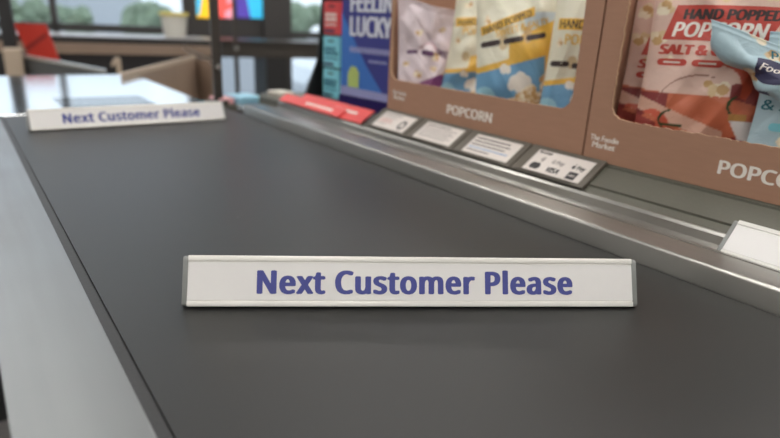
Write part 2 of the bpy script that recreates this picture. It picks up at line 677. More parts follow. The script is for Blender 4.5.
for s in (-1, 1):
    mb = MB()
    mb.poly([(s * (BARL / 2 - 0.0042), y, z) for y, z in bar_section(0.0008)], (s * 0.0042, 0, 0))
    bmesh.ops.translate(mb.bm, verts=mb.bm.verts, vec=(0, 0, 0.0003))
    mb.build('end_cap', M['cap'], bar, smooth=True)


def bar_pose(p0, p1, z=0.0):
    p0, p1 = Vector(p0), Vector(p1)
    d = (p1 - p0)
    yaw = math.atan2(d.y, d.x)
    mid = (p0 + p1) / 2
    n = Vector((-math.sin(yaw), math.cos(yaw), 0))
    q = mid + n * (bw / 2)
    return (q.x, q.y, z), (0, 0, yaw)


l, r_ = bar_pose(P0, P1, 0.0006)
bar.location, bar.rotation_euler = l, r_
l, r_ = bar_pose(on_z(29, 132, 0), on_z(227, 120, 0), 0.0006)
dup(bar, l, r_, 'white checkout divider bar at the far end of the belt, beside the bright steel deck')
# third bar lies in the hollow of the guide rail, tipped back
tip = R(18.6)
b3 = Vector((0.6180, 0.0196))
cy = 0.2427 - BARL / 2 + 0.002
dv = Vector((math.cos(-tip), math.sin(-tip)))
c3 = b3 + dv * (bw / 2)
dup(bar, (c3.x, cy, c3.y), (-tip, 0, R(-90)), 'white divider bar tipped back in the steel guide rail at the right edge')

# ------------------------------------------------------------------ card holders on the sloping ledge
HW, HH, CW, CH = 0.1310, 0.0590, 0.1010, 0.0450


def slope_matrix(yc, s, lift):
    """x -> -Y, z -> up the slope, -y -> out of the slope"""
    x, z = sx(s)
    return Matrix.Translation((x, yc, z)) @ Matrix.Rotation(R(-90), 4, 'Z') @ Matrix.Rotation(-(math.pi / 2 - SL), 4, 'X') @ Matrix.Translation((0, -lift, 0))


labels = ['taupe card holder showing payment logos, nearest the bare ledge',
          'taupe card holder with a short note of bold dark lines',
          'taupe card holder with a card full of small grey text',
          'taupe card holder with a round emblem, next to the red shelf strip']
yc0 = 0.5135
for i in range(4):
    yc = yc0 + i * 0.1340
    mx = slope_matrix(yc, 0.0005, 0.0008)
    h = thing('card_holder', labels[i], 'card holder', mx.to_translation(), mx.to_euler(), 'card holders on the checkout ledge')
    fr = MB()
    fr.box((-HW / 2, -0.0050, -0.0005), (HW / 2, 0.0, HH), bevel=0.0012)
    frm = fr.build('holder_frame', M['taupe'], h)
    cz = 0.0050
    cx = 0.0045
    MB().box((cx - CW / 2, -0.0056, cz), (cx + CW / 2, -0.0050, cz + CH)).build('paper_card', M['card'], h)
    MB().box((-HW / 2 + 0.01, -0.0068, 0.0012), (HW / 2 - 0.02, -0.0050, 0.0034), bevel=0.0004).build('retaining_lip', M['taupe'], h)
    MB().tube((HW / 2 - 0.008, -0.0049, HH - 0.012), (HW / 2 - 0.008, -0.0056, HH - 0.012), 0.0012).build('screw', M['chrome'], h)
    T = lambda x, z: Matrix.Translation((cx - CW / 2, -0.0056, cz)) @ Matrix.Diagonal((CW / 0.109, 1, CH / 0.0375, 1)) @ Matrix.Translation((x, 0, z))
    if i == 0:
        lettering('heading', 'We accept', 0.0038, M['ink'], h, T(0.004, 0.0320), bold=0.05, align='LEFT')
        bm = MB()                               # contactless waves
        for k, rr in enumerate((0.002, 0.004, 0.006, 0.008)):
            for j in range(6):
                a0, a1 = R(-40 + j * 13.3), R(-40 + (j + 1) * 13.3)
                c = (0.017, 0.0225)
                p = lambda r, a: (c[0] + r * math.cos(a), 0, c[1] + r * math.sin(a))
                bm.poly([p(rr - .0005, a0), p(rr + .0005, a0), p(rr + .0005, a1), p(rr - .0005, a1)], (0, -0.0003, 0))
        bm.build('contactless_mark', M['grey_ink'], h, mtx=T(0, 0))
        lettering('pay_mark', 'G Pay', 0.0062, M['grey_ink'], h, T(0.052, 0.0195), bold=0.04)
        lettering('pay_mark', 'Pay', 0.0062, M['ink'], h, T(0.095, 0.0195), bold=0.04)
        bm = MB()                               # small round fruit-shaped mark with a leaf
        pts = []
        for k in range(28):
            a = 2 * math.pi * k / 28
            r = 0.0030 * (1 - 0.10 * max(0, math.cos(a - math.pi / 2)) ** 8 - 0.05 * max(0, math.cos(a + math.pi / 2)) ** 8)
            x, z = 0.0815 + r * math.cos(a), 0.0222 + r * 1.05 * math.sin(a)
            d = math.hypot(x - 0.0850, z - 0.0228)
            if d < 0.0016:
                x -= (0.0016 - d)
            pts.append((x, 0, z))
        bm.poly(pts, (0, -0.0003, 0))
        bm.poly([(0.0814, 0, 0.0259), (0.0820, 0, 0.0274), (0.0832, 0, 0.0281), (0.0829, 0, 0.0268)], (0, -0.0003, 0))
        bm.build('fruit_mark', M['ink'], h, mtx=T(0, 0))
        bm = MB()
        for c in (0.014, 0.0215):
            bm.poly([(c + 0.0058 * math.cos(2 * math.pi * k / 24), 0, 0.0092 + 0.0058 * math.sin(2 * math.pi * k / 24)) for k in range(24)], (0, -0.0003 - 0.0002 * (c > .02), 0))
        bm.build('twin_circle_mark', M['ink'], h, mtx=T(0, 0))
        lettering('card_brand_mark', 'VISA', 0.0078, M['ink'], h, T(0.054, 0.0045), bold=0.06, shear=0.25)
        bm = MB().box((0.082, -0.0003, 0.002), (0.098, 0.0, 0.0145))
        bm.build('square_mark', M['ink'], h, mtx=T(0, 0))
        lettering('square_mark_lettering', 'AMEX', 0.003, M['card'], h, T(0.090, 0.0066) @ Matrix.Translation((0, -0.0003, 0)), bold=0.01, width=0.0115)
    else:
        rnd = random.Random(i)
        rows = {1: [(0.031, 0.080, 'ink', .0013), (0.0245, 0.086, 'ink', .0012), (0.018, 0.080, 'ink', .0012), (0.0118, 0.092, 'pale_blue_ink', .0012), (0.0062, 0.055, 'ink', .0010)],
                2: [(0.0325, 0.070, 'ink', .0010)] + [(0.0275 - k * 0.0042, 0.092 - 0.01 * (k % 2), 'grey_ink', .0008) for k in range(6)],
                3: [(0.0325, 0.058, 'ink', .0009), (0.026, 0.050, 'grey_ink', .0008), (0.020, 0.042, 'red_ink', .0010), (0.014, 0.046, 'red_ink', .0010), (0.0085, 0.030, 'grey_ink', .0008)]}[i]
        by = {}
        for z, w, c, r in rows:
            x = 0.006
            segs = by.setdefault(c, [])
            while x < 0.006 + w:
                wl = rnd.uniform(0.003, 0.010)
                segs.append((x, z, min(x + wl, 0.006 + w), z, r))
                x += wl + 0.0014
        for c, segs in by.items():
            m2 = MB()
            for x0_, z0_, x1_, z1_, r in segs:
                m2.poly([(x0_, 0, z0_ - r), (x1_, 0, z0_ - r), (x1_, 0, z0_ + r), (x0_, 0, z0_ + r)], (0, -0.0002, 0))
            m2.build('text_lines', M[c], h, mtx=T(0, 0))
        if i == 3:
            m2 = MB()
            for k in range(24):
                a0, a1 = 2 * math.pi * k / 24, 2 * math.pi * (k + 1) / 24
                p = lambda r, a: (0.088 + r * math.cos(a), 0, 0.015 + r * math.sin(a))
                m2.poly([p(.0062, a0), p(.0105, a0), p(.0105, a1), p(.0062, a1)], (0, -0.0003, 0))
            m2.build('round_emblem', M['ink'], h, mtx=T(0, 0))

# ------------------------------------------------------------------ red shelf strips


def strip(yc, length, s, lift, lean, label, words, hh=0.044):
    mx = slope_matrix(yc, s, lift) @ Matrix.Rotation(lean, 4, 'X')
    t = thing('shelf_strip', label, 'shelf strip', mx.to_translation(), mx.to_euler(), 'red shelf strips')
    MB().box((-length / 2, -0.0015, 0), (length / 2, 0.0015, hh), bevel=0.0006).build('strip_board', M['redstrip'], t)
    m2 = MB()
    rnd = random.Random(length)
    for z, xa, xb, r in words:
        x = xa
        while x < xb:
            wl = rnd.uniform(0.004, 0.009)
            m2.poly([(x, -0.0015, z - r), (x + wl, -0.0015, z - r), (x + wl, -0.0015, z + r), (x, -0.0015, z + r)], (0, -0.0003, 0))
            x += wl + 0.0018
    m2.build('white_wording', M['white_ink'], t)
    return t


strip(1.150, 0.300, 0.0, 0.004, R(0), 'coral red shelf strip with white wording, beside the emblem card holder', [(0.024, 0.010, 0.105, 0.0042)])
strip(1.225, 0.290, -0.004, 0.0085, R(0), 'coral red shelf strip farther along, lying lower over the end of the other strip', [(0.014, -0.02, 0.10, 0.0036)], 0.028)

# ------------------------------------------------------------------ popcorn trays
BOXW, BOXH, BOXD, BLEAN = 0.484, 0.27, 0.285, 0.0
BFX = 0.7175
BZ = SHELF + 0.0005


def shear_box(bm):
    for v in bm.verts:
        v.co.y += v.co.z * BLEAN


def arc(cx, cz, r, a0, a1, n=8):
    return [(cx + r * math.cos(R(a0 + (a1 - a0) * i / n)), cz + r * math.sin(R(a0 + (a1 - a0) * i / n))) for i in range(n + 1)]


def tray(yc, label, lip, ml, mr, text_x, logo_x, logo_z, ragged):
    t = thing('popcorn_tray', label, 'display box', (BFX, yc, BZ), (0, 0, R(-90)), 'cardboard popcorn trays')
    hw = BOXW / 2
    r = 0.022
    inner = [(hw - mr - r * 1.3, lip)] if False else []
    cut = [(hw - mr, BOXH)] + [(hw - mr, BOXH - k * (BOXH - lip - r) / 40) for k in range(1, 40)]
    cut += arc(hw - mr - r, lip + r, r, 0, -90)
    n = 90
    xa, xb = hw - mr - r, -hw + ml + r
    cut += [(xa + (xb - xa) * k / n, lip) for k in range(1, n)]
    cut += arc(-hw + ml + r, lip + r, r, -90, -180)
    cut += [(-hw + ml, lip + r + k * (BOXH - lip - r) / 40) for k in range(1, 41)]
    rnd = random.Random(11)
    if ragged:
        cut = [(x + rnd.uniform(-1, 1) * ragged, z + rnd.uniform(-1, 1) * ragged) for x, z in cut]
    out = [(-hw, 0), (hw, 0), (hw, BOXH)] + cut + [(-hw, BOXH)]
    m = MB()
    m.poly([(x, 0, z) for x, z in out], (0, 0.004, 0))
    shear_box(m.bm)
    fp = m.build('front_panel', M['kraft'], t)
    fp.data.materials.append(M['kraft_edge'])
    for p in fp.data.polygons:                  # pale torn edge of the cut-out
        c = p.center
        if abs(p.normal.y) < 0.5 and len(p.vertices) == 4 and abs(c.x) < hw - 0.005 and c.z > 0.01:
            p.material_index = 1
    m = MB()
    m.box((-hw, 0.004, 0), (-hw + 0.004, BOXD, BOXH * 0.97))
    m.box((hw - 0.004, 0.004, 0), (hw, BOXD, BOXH * 0.97))
    m.box((-hw, BOXD - 0.004, 0), (hw, BOXD, BOXH * 0.97))
    shear_box(m.bm)
    m.build('tray_walls', M['kraft'], t)
    MB().box((-hw + .004, 0.004, 0), (hw - .004, BOXD - 0.004, 0.004)).build('tray_base', M['kraft'], t)
    sh = Matrix.Identity(4)
    sh[1][2] = BLEAN
    lettering('tray_title', 'POPCORN', 0.0158, M['white_ink'], t, sh @ Matrix.Translation((text_x, 0, 0.0205)), bold=0.045, width=0.112, which='sans', space=1.0)
    lettering('tray_logo', 'The Foodie', 0.0075, M['white_ink'], t, sh @ Matrix.Translation((logo_x, 0, logo_z + 0.0100)), bold=0.02, width=0.044, which='b', shear=0.1)
    lettering('tray_logo', 'Market', 0.0080, M['white_ink'], t, sh @ Matrix.Translation((logo_x, 0, logo_z)), bold=0.02, width=0.036, which='b', shear=0.1)
    return t


T1 = 0.9775 - BOXW / 2
T2 = T1 - BOXW - 0.003
tray(T1, 'brown cardboard popcorn tray holding yellow and lilac bags, beside the purple poster', 0.064, 0.007, 0.030, 0.001, -0.203, 0.026, 0.0004)
tray(T2, 'brown cardboard popcorn tray holding pink and blue bags, at the right edge', 0.062, 0.032, 0.036, 0.002, -0.212, 0.019, 0.0010)

# ------------------------------------------------------------------ popcorn bags


def smooth(a, b, x):
    t = np.clip((x - a) / (b - a), 0, 1)
    return t * t * (3 - 2 * t)


class Bag:
    def __init__(s, w, h, T, seed, slump=0.0, bend=None, crease=1.0, ky=1.0):
        s.ky = ky
        s.w, s.h, s.T, s.slump, s.bend, s.crease = w, h, T, slump, bend, crease
        r = np.random.RandomState(seed)
        s.ph = r.uniform(0, 6.28, 24)
        s.dirs = r.uniform(-1, 1, (10, 2))

    def surf(s, u, v, side, lift=0.0):
        u = np.asarray(u, float)
        v = np.asarray(v, float)
        hw = s.w / 2 * (1 - 0.07 * np.sin(np.pi * np.clip(v, 0, 1)) ** 0.8)
        x = u * hw
        z = v * s.h
        g = np.sin(np.pi * np.clip(v / 0.95, 0, 1)) ** 0.55 * (1.2 - 0.45 * v)
        dome = np.clip(1 - np.abs(u) ** 2.3, 0, 1) ** 0.72
        t = s.T * dome * g
        fade = np.clip(1 - u ** 4, 0, 1)
        c = 0
        # pleats running down from the seals
        for k in range(4):
            f = 5 + 4.1 * k
            c = c + np.exp(-(1 - v) * 5.5) * np.sin(f * u + s.ph[k] + 2.2 * v * math.sin(s.ph[k + 4])) / (1 + 0.5 * k)
            c = c + 0.7 * np.exp(-v * 8) * np.sin(f * u + s.ph[k + 4]) / (1 + 0.5 * k)
        # dents and long folds
        for k in range(5):
            d = s.dirs[k]
            a = (u * d[0] + (v - .5) * 3 * d[1]) * 4.2 + s.ph[8 + k]
            c = c + 0.55 * (1 - np.abs(np.sin(a)) ** 0.7) * math.sin(s.ph[13 + k]) + 0.18 * np.sin(3.1 * a + s.ph[17 + k] + 2 * u)
        seal = smooth(0.945, 0.965, v)
        t = t + 0.0034 * s.crease * c * fade * (1 - 0.6 * seal) * np.clip(g * 1.5, 0.15, 1)
        t = np.maximum(t, 0.0009) * (1 - seal) + seal * (0.0009 + 0.0004 * np.sin(v * 900))
        wave = s.crease * 0.004 * smooth(0.6, 1, v) * np.sin(4 * u + s.ph[20])
        y = -side * (t + lift) + wave
        z = z - s.slump * (u + 1) / 2 * smooth(0.45, 1.0, v)
        x = x + s.slump * 0.35 * (u + 1) / 2 * smooth(0.45, 1.0, v) * -0.2
        if s.bend:
            z0, ang, rad, tilt = s.bend[:4]
            sg = -1 if len(s.bend) > 4 else 1   # fold away from the viewer
            y = y * sg
            nx, nz = math.sin(tilt), math.cos(tilt)
            q = x * nx + (z - z0) * nz
            over = q > 0
            ph = np.clip(q / rad, 0, ang)
            ext = np.clip(q - rad * ang, 0, None)
            rr = rad + y                        # front = -y; bend centre at y = -rad
            ny = -rad + rr * np.cos(ph) - ext * np.sin(ph)
            qn = rr * np.sin(ph) + ext * np.cos(ph)
            x = np.where(over, x - q * nx + qn * nx, x)
            z = np.where(over, z - q * nz + qn * nz, z)
            y = np.where(over, ny, y) * sg
        return np.stack([x, y, z], -1)

    def build(s, name, label, cat, loc, rot, paint, group, nu=110, nv=170, back=None):
        u = np.linspace(-1, 1, nu)
        v = np.linspace(0, 1, nv)
        U, V = np.meshgrid(u, v)
        F = s.surf(U, V, 1).reshape(-1, 3)
        B = s.surf(U, V, -1).reshape(-1, 3)
        co_ = np.vstack([F, B])
        idx = np.arange(nu * nv).reshape(nv, nu)
        a, b, c, d = idx[:-1, :-1].ravel(), idx[:-1, 1:].ravel(), idx[1:, 1:].ravel(), idx[1:, :-1].ravel()
        o = nu * nv
        faces = np.vstack([np.stack([a, b, c, d], 1), np.stack([d, c, b, a], 1) + o])
        ring = np.concatenate([idx[0, :-1], idx[:-1, -1], idx[-1, :0:-1], idx[:0:-1, 0]])
        nx = np.roll(ring, -1)
        faces = np.vstack([faces, np.stack([nx, ring, ring + o, nx + o], 1)])
        me = bpy.data.meshes.new(name)
        me.from_pydata(co_.tolist(), [], faces.tolist())
        me.polygons.foreach_set('use_smooth', np.ones(len(me.polygons), bool))
        Y = V * 2 * s.h / s.w * s.ky
        C1 = paint(U.ravel(), Y.ravel(), 2 * s.h / s.w)
        C2 = (back or paint)(-U.ravel(), Y.ravel(), 2 * s.h / s.w)
        Cc = np.vstack([C1, C2]) / 255.0
        L = np.where(Cc <= 0.04045, Cc / 12.92, ((Cc + 0.055) / 1.055) ** 2.4)
        at = me.color_attributes.new('print', 'FLOAT_COLOR', 'POINT')
        at.data.foreach_set('color', np.hstack([L, np.ones((len(L), 1))]).astype(np.float32).ravel())
        me.materials.append(M['bag'])
        me.update()
        root = thing(name, label, cat, loc, rot, group)
        link('bag_film', me, root)
        s.root = root
        return s

    def text(s, name, txt, size, u, y, mat_, width=None, rot=0.0, side=1, **kw):
        """printed wording that follows the film; size, width, u, y in half-bag-widths"""
        bm = text_bm(txt, size, width=width, **kw)
        s.wrap(name, bm, u, y, rot, mat_, side)

    def shape(s, name, pts, u, y, mat_, rot=0.0, side=1, lift=0.0004):
        bm = bmesh.new()
        bm.faces.new([bm.verts.new((x, 0, z)) for x, z in pts])
        s.wrap(name, bm, u, y, rot, mat_, side, lift)

    def wrap(s, name, bm, u, y, rot, mat_, side, lift=0.0006):
        bmesh.ops.triangulate(bm, faces=bm.faces)
        for _ in range(5):
            es = [e for e in bm.edges if e.calc_length() > 0.06]
            if not es:
                break
            bmesh.ops.subdivide_edges(bm, edges=es, cuts=1)
            bmesh.ops.triangulate(bm, faces=bm.faces)
        P = np.array([v.co[:] for v in bm.verts])
        c, n = math.cos(rot), math.sin(rot)
        X = u + P[:, 0] * c - P[:, 2] * n
        Yv = y + P[:, 0] * n + P[:, 2] * c
        k = s.w / (2 * s.h * s.ky)
        Q = s.surf(X, Yv * k, side, lift - P[:, 1])
        for v, q in zip(bm.verts, Q):
            v.co = q
        me = bpy.data.meshes.new(name)
        bm.to_mesh(me)
        bm.free()
        me.materials.append(mat_)
        link(name, me, s.root)


def pill(w, h, n=6):
    r = h / 2
    return [(w / 2 - r + r * math.cos(R(-90 + 180 * i / n)), r * math.sin(R(-90 + 180 * i / n))) for i in range(n + 1)] + \
           [(-w / 2 + r + r * math.cos(R(90 + 180 * i / n)), r * math.sin(R(90 + 180 * i / n))) for i in range(n + 1)]


def put(C, mask, col):
    C[mask] = col


def kernel(C, u, y, cx, cy, r, seed=0):
    rs = np.random.RandomState(seed + 3)
    for k in range(8):
        a, q = rs.uniform(0, 6.28), r * rs.uniform(0.2, 0.75)
        x0, y0 = cx + q * math.cos(a), cy + q * math.sin(a)
        rr = r * rs.uniform(0.32, 0.52)
        m = (u - x0) ** 2 + (y - y0) ** 2 < rr * rr
        col = [(226, 208, 178), (218, 192, 150), (236, 224, 200), (198, 158, 106)][k % 4]
        put(C, m, col)


def arcband(u, y, cx, cy, r, w, a0, a1):
    d = np.hypot(u - cx, y - cy)
    a = np.degrees(np.arctan2(y - cy, u - cx)) % 360
    t = (a - a0) % 360 / ((a1 - a0) % 360)
    ww = w * np.clip(1 - np.abs(t - 0.35) * 1.1, 0.1, 1)
    return (np.abs(d - r) < ww) & (t < 1) & (t > 0)


def paint_pink(u, y, top):
    C = np.tile(np.array([222, 190, 176.]), (len(u), 1))
    put(C, (y < 1.46 + 0.06 * np.sin(2 * u) - 0.10 * u), (196, 108, 78))
    put(C, (y < 1.46) & (y > 0.95 + (u + 1) * 0.5) & (u < -0.55), (136, 58, 58))
    put(C, (y < 1.62 + u * .2) & (u > 0.35) & (y > 1.25 + (1 - u) * 0.3), (140, 60, 60))
    put(C, (np.abs(y - (1.25 - (u + 1) * 0.42)) < 0.13) & (u < 0.35), (216, 172, 152))
    put(C, (np.abs(y - (0.92 - (u + 1) * 0.36)) < 0.09), (150, 66, 60))
    put(C, (y < 0.55 - (u + 1) * .1), (190, 92, 66))
    put(C, (u > 0.2) & (y < 0.62 + 0.22 * u) & (y > 0.30), (140, 46, 44))
    # bowl line and chillies
    put(C, arcband(u, y, -0.1, 1.2, 0.62, 0.012, 70, 175), (150, 96, 84))
    put(C, arcband(u, y, 0.15, 1.62, 0.42, 0.085, -25, 95), (188, 78, 54))
    put(C, arcband(u, y, 0.55, 1.30, 0.20, 0.028, 120, 250), (58, 78, 46))
    put(C, arcband(u, y, -0.78, 0.86, 0.22, 0.10, -60, 120), (204, 96, 74))
    put(C, arcband(u, y, -0.42, 0.95, 0.20, 0.025, 100, 260), (52, 72, 44))
    put(C, (np.abs(u + .42) < .16) & (np.abs(y - .86) < .035), (52, 72, 44))
    # white salt pot with wooden stopper
    put(C, (np.abs(u - 0.62 + (y - 0.95) * .6) < 0.20 - 0.1 * (y - .7)) & (np.abs(y - 0.86) < 0.17), (214, 208, 206))
    put(C, (np.abs(u - 0.52) < 0.13) & (np.abs(y - 1.09) < 0.06), (180, 132, 70))
    for k, (cx, cy, r) in enumerate([(-0.62, 2.06, .11), (0.12, 1.62, .19), (-0.82, 3.02, .17), (-0.85, 2.52, .17), (0.05, 3.28, .15), (0.62, 3.30, .16), (0.95, 3.0, .2), (.75, 1.95, .12), (-.2, 3.55, .13)]):
        kernel(C, u, y, cx, cy, r, k)
    for k in range(14):
        kernel(C, u, y, -0.1 + k * 0.08, 0.34 + 0.05 * math.sin(k * 2.1), .10, 30 + k)
    return C


def paint_cream(u, y, top):
    C = np.tile(np.array([224, 220, 200.]), (len(u), 1))
    put(C, (y > 1.5) & (y < 2.35) & (u > 0.25 + (2.0 - y) * 0.5) & (u < 1.2), (196, 208, 214))
    put(C, (y < 1.95 + 0.35 * (u - .2)) & (u > -0.2), (226, 180, 78))
    put(C, (y < 1.50 + 0.22 * u), (226, 180, 78))
    put(C, (y < 1.36 + 0.20 * u) & (y > 0.2) & (u < 0.72), (108, 158, 194))
    put(C, (u < -0.45) & (y < 0.62 + 0.1 * u) & (y > .2), (150, 190, 208))
    put(C, (np.hypot(u + 0.78, y - 0.6) < 0.30), (150, 196, 212))
    # a cloud of popcorn on the blue
    for cx, cy, r in ((-.05, .98, .15), (.1, 1.03, .17), (.25, .98, .14), (-.12, .92, .10), (.1, .92, .16), (-.32, 1.26, .10), (-.22, 1.24, .08)):
        put(C, np.hypot(u - cx, y - cy) < r, (222, 216, 206))
    put(C, (y < 0.40 + 0.1 * u) & (u > -0.35), (222, 190, 66))
    put(C, (y < .20), (222, 190, 66))
    for k in range(46):
        rs = np.random.RandomState(k)
        q = rs.uniform(0, 1)
        kernel(C, u, y, -0.15 + 0.95 * q, 0.32 + rs.uniform(0, 0.75) * (0.35 + .65 * q), .13, 60 + k)
    put(C, (u > 0.86) & (y < 1.05) & (y > .3) & (np.sin(y * 60) > -0.4), (216, 214, 206))
    put(C, (np.abs(u - 0.55) < 0.42) & (np.abs(y - 2.85) < .035), (226, 180, 78))
    put(C, np.hypot((u + 0.35) * 1.2, y - 1.78) < .15, (200, 178, 140))
    put(C, np.hypot((u - 0.25) * 1.6, y - 1.92) < .17, (206, 172, 124))
    for k, (cx, cy, r) in enumerate([(-0.6, 3.3, .14), (0.3, 3.45, .15), (0.8, 3.2, .12), (-0.75, 2.2, .10), (.0, 3.15, .1)]):
        kernel(C, u, y, cx, cy, r, 90 + k)
    return C


def paint_lilac(u, y, top):
    C = np.tile(np.array([222, 208, 214.]), (len(u), 1))
    put(C, (y < 1.0 + 0.35 * u) & (y > 0.25), (126, 66, 116))
    put(C, (y < 0.75) & (u < -.2) & (y > .2), (206, 168, 90))
    put(C, (y < .5) & (u > .5), (206, 168, 90))
    put(C, (y < 0.28), (110, 56, 104))
    put(C, np.hypot(u + 0.1, (y - 1.9) * 1.1) < .0, (180, 60, 90))
    put(C, arcband(u, y, 0.0, 1.95, 0.33, 0.02, 0, 200), (170, 80, 110))
    for k, (cx, cy, r) in enumerate([(-0.3, 1.2, .15), (0.35, 1.75, .16), (0.7, 1.2, .13), (-0.7, 1.5, .12), (.25, 1.35, .12), (-.3, 2.7, .13), (.5, 2.9, .13)]):
        kernel(C, u, y, cx, cy, r, 120 + k)
    return C


def paint_blue(u, y, top):
    C = np.tile(np.array([176, 202, 212.]), (len(u), 1))
    put(C, arcband(u, y, 0.55, 2.2, 0.40, 0.09, 20, 150), (70, 150, 190))
    put(C, np.hypot(u + 0.25, (y - 1.62) * 1.3) < 0.13, (52, 78, 120))
    put(C, (y < 0.5), (150, 186, 202))
    for k, (cx, cy, r) in enumerate([(-0.45, 0.75, .17), (0.3, 1.0, .18), (-0.72, 3.1, .2), (-0.35, 2.75, .2), (0.2, 3.2, .16), (-.1, 2.45, .14), (.5, 2.0, .15), (-.5, 1.9, .15)]):
        kernel(C, u, y, cx, cy, r, 150 + k)
    return C


def face_cam(X, Y, extra=0.0):
    dx, dy = CAM.x - X, CAM.y - Y
    return math.atan2(dx, -dy) + extra


BAGZ = BZ + 0.0045


def bag_at(px, X, z=BAGZ):
    return X, col_y(px, X, z)


def title(b, words, ink1, ink2, ink3, block, y0=2.5, size=1.0, rot=0.0, third=None):
    if block:
        b.shape('title_block', [(-0.80, 0), (0.70, -.02), (0.95, 0.60), (-0.64, 0.62)], 0, y0, block, rot)
    b.text('title_lettering', words[0], 0.17, 0.16, y0 + 0.37, ink1, width=1.36, rot=rot, bold=0.07, shear=0.12)
    b.text('title_lettering', words[1], 0.25, 0.02, y0 + 0.06, ink2, width=1.34, rot=rot, bold=0.04, shear=0.22)
    b.text('flavour_lettering', words[2], 0.165, -0.08, y0 - 0.26, ink3, width=1.45, rot=rot, bold=0.09, shear=0.12)
    for k in (-1, 0, 1):
        b.shape('claim_pill', pill(0.46, 0.125), -0.06 + 0.53 * k, y0 - 0.41, third or ink3, rot)
        b.shape('claim_wording', [(-.13, -.016), (.13, -.016), (.13, .016), (-.13, .016)], -0.06 + 0.53 * k, y0 - 0.41, M['cream'], rot, lift=0.0009)


G = 'popcorn bags in the cardboard trays'
# pink bag facing the aisle
X, Y = bag_at(690, 0.775)
pk = Bag(0.165, 0.285, 0.023, 5, crease=1.3, ky=1.22)
pk.build('popcorn_bag', 'pink salt and chilli popcorn bag facing front with full red title', 'popcorn bag', (X, Y, BAGZ), (R(-3), R(-1), face_cam(X, Y, R(1))), paint_pink, G)
title(pk, ('HAND POPPED', 'POPCORN', 'SALT & CHILLI'), M['bag_dark'], M['white_ink'], M['bag_red'], M['bag_red'], y0=2.44)
# pink bag half hidden at the tray's left side
X, Y = 0.818, 0.424
pk2 = Bag(0.160, 0.285, 0.018, 9, crease=1.5, ky=1.22)
pk2.build('popcorn_bag', 'pink popcorn bag half hidden behind the front pink bag, against the tray side', 'popcorn bag', (X, Y, BAGZ), (R(-3), R(1), R(-47)), paint_pink, G)
title(pk2, ('HAND POPPED', 'POPCORN', 'SALT & CHILLI'), M['bag_dark'], M['white_ink'], M['bag_red'], M['bag_red'], y0=2.15)
# blue bags
X, Y = bag_at(804, 0.802)
bl = Bag(0.150, 0.180, 0.018, 13, crease=0.8)
bl.build('popcorn_bag', 'pale blue popcorn bag standing low at the right picture edge', 'popcorn bag', (X, Y, BAGZ), (R(-4), R(0), face_cam(X, Y, R(4))), paint_blue, G)
bl.text('flavour_lettering', '& SALTY', 0.15, -0.40, 1.20, M['teal'], width=1.05, bold=0.03, shear=0.1)
for k in (0, 1):
    bl.shape('claim_pill', pill(0.60, 0.13), -0.45 + 0.7 * k, 0.94, M['cyanbox'])


def on_x(px, py, X0):
    d = ray(px, py)
    return CAM + d * (X0 / d.x)


bl2 = Bag(0.150, 0.200, 0.014, 17, crease=2.0, slump=0.075, bend=(0.124, R(150), 0.010, R(220), 1))
ang = Matrix.Rotation(face_cam(0.75, 0.28, R(4)), 4, 'Z') @ Matrix.Rotation(R(-10), 4, 'Y') @ Matrix.Rotation(R(-10), 4, 'X')
p = on_x(711, 20.5, 0.728) - ang.to_3x3() @ Vector((-0.075, 0, 0.200))
bl2.build('popcorn_bag', 'pale blue popcorn bag folded over, its pointed corner over the pink bag', 'popcorn bag', p, ang.to_euler(), paint_blue, G)
bl2.shape('emblem', [(-.30, -.22), (.32, -.22), (.34, .24), (.2, .30), (.02, .22), (-.15, .30), (-.32, .22)], -0.08, 2.02, M['navy'], R(-12))
bl2.text('emblem_lettering', 'Foodie', 0.15, -0.08, 2.02, M['white_ink'], bold=0.02, shear=0.2, rot=R(-12), width=.5)
bl2.text('title_lettering', 'POPCORN', 0.15, 0.30, 2.38, M['teal'], width=0.9, bold=0.03, rot=R(0))
# cream bags
X, Y = bag_at(513, 0.780)
cr = Bag(0.142, 0.235, 0.028, 21, crease=2.0, ky=0.86)
cr.build('popcorn_bag', 'cream and blue popcorn bag at the front of its tray, tilted, cloud drawn on it', 'popcorn bag', (X, Y, BAGZ), (R(-4), R(-4), face_cam(X, Y, R(6))), paint_cream, G)
cr.shape('title_block', [(-0.92, 0), (0.42, 0), (0.46, 0.17), (-0.9, 0.17)], 0, 2.17, M['bag_yellow'], R(16))
cr.text('title_lettering', 'HAND POPPED', 0.13, -0.24, 2.11, M['bag_dark'], width=1.2, rot=R(16), bold=0.03, shear=0.1)
cr.text('flavour_lettering', 'SWEET & SALTY', 0.13, 0.12, 2.0, M['bag_yellow'], width=1.3, rot=R(10), bold=0.035)
for k in (-1, 0, 1):
    cr.shape('claim_pill', pill(0.5, 0.11), -0.1 + .56 * k, 1.82 + .06 * k, M['bag_dark'], R(7))
X, Y = bag_at(466, 0.815)
cr2 = Bag(0.125, 0.235, 0.020, 25, crease=2.0)
cr2.build('popcorn_bag', 'cream popcorn bag wedged between the lilac bag and the tilted cream bag', 'popcorn bag', (X, Y, BAGZ), (R(-3), R(6), face_cam(X, Y, R(-8))), paint_cream, G)
cr2.shape('title_block', [(-0.9, 0), (0.7, 0), (0.75, 0.26), (-0.9, 0.26)], 0, 2.75, M['bag_yellow'], R(10))
cr2.text('title_lettering', 'HAND POPPED', 0.17, -0.05, 2.78, M['bag_dark'], width=1.5, rot=R(10), bold=0.03)
cr2.text('flavour_lettering', 'POPCORN', 0.22, 0.0, 2.45, M['bag_yellow'], width=1.2, rot=R(4), bold=0.03)
X, Y = bag_at(573, 0.815)
cr3 = Bag(0.135, 0.250, 0.022, 29, crease=1.9)
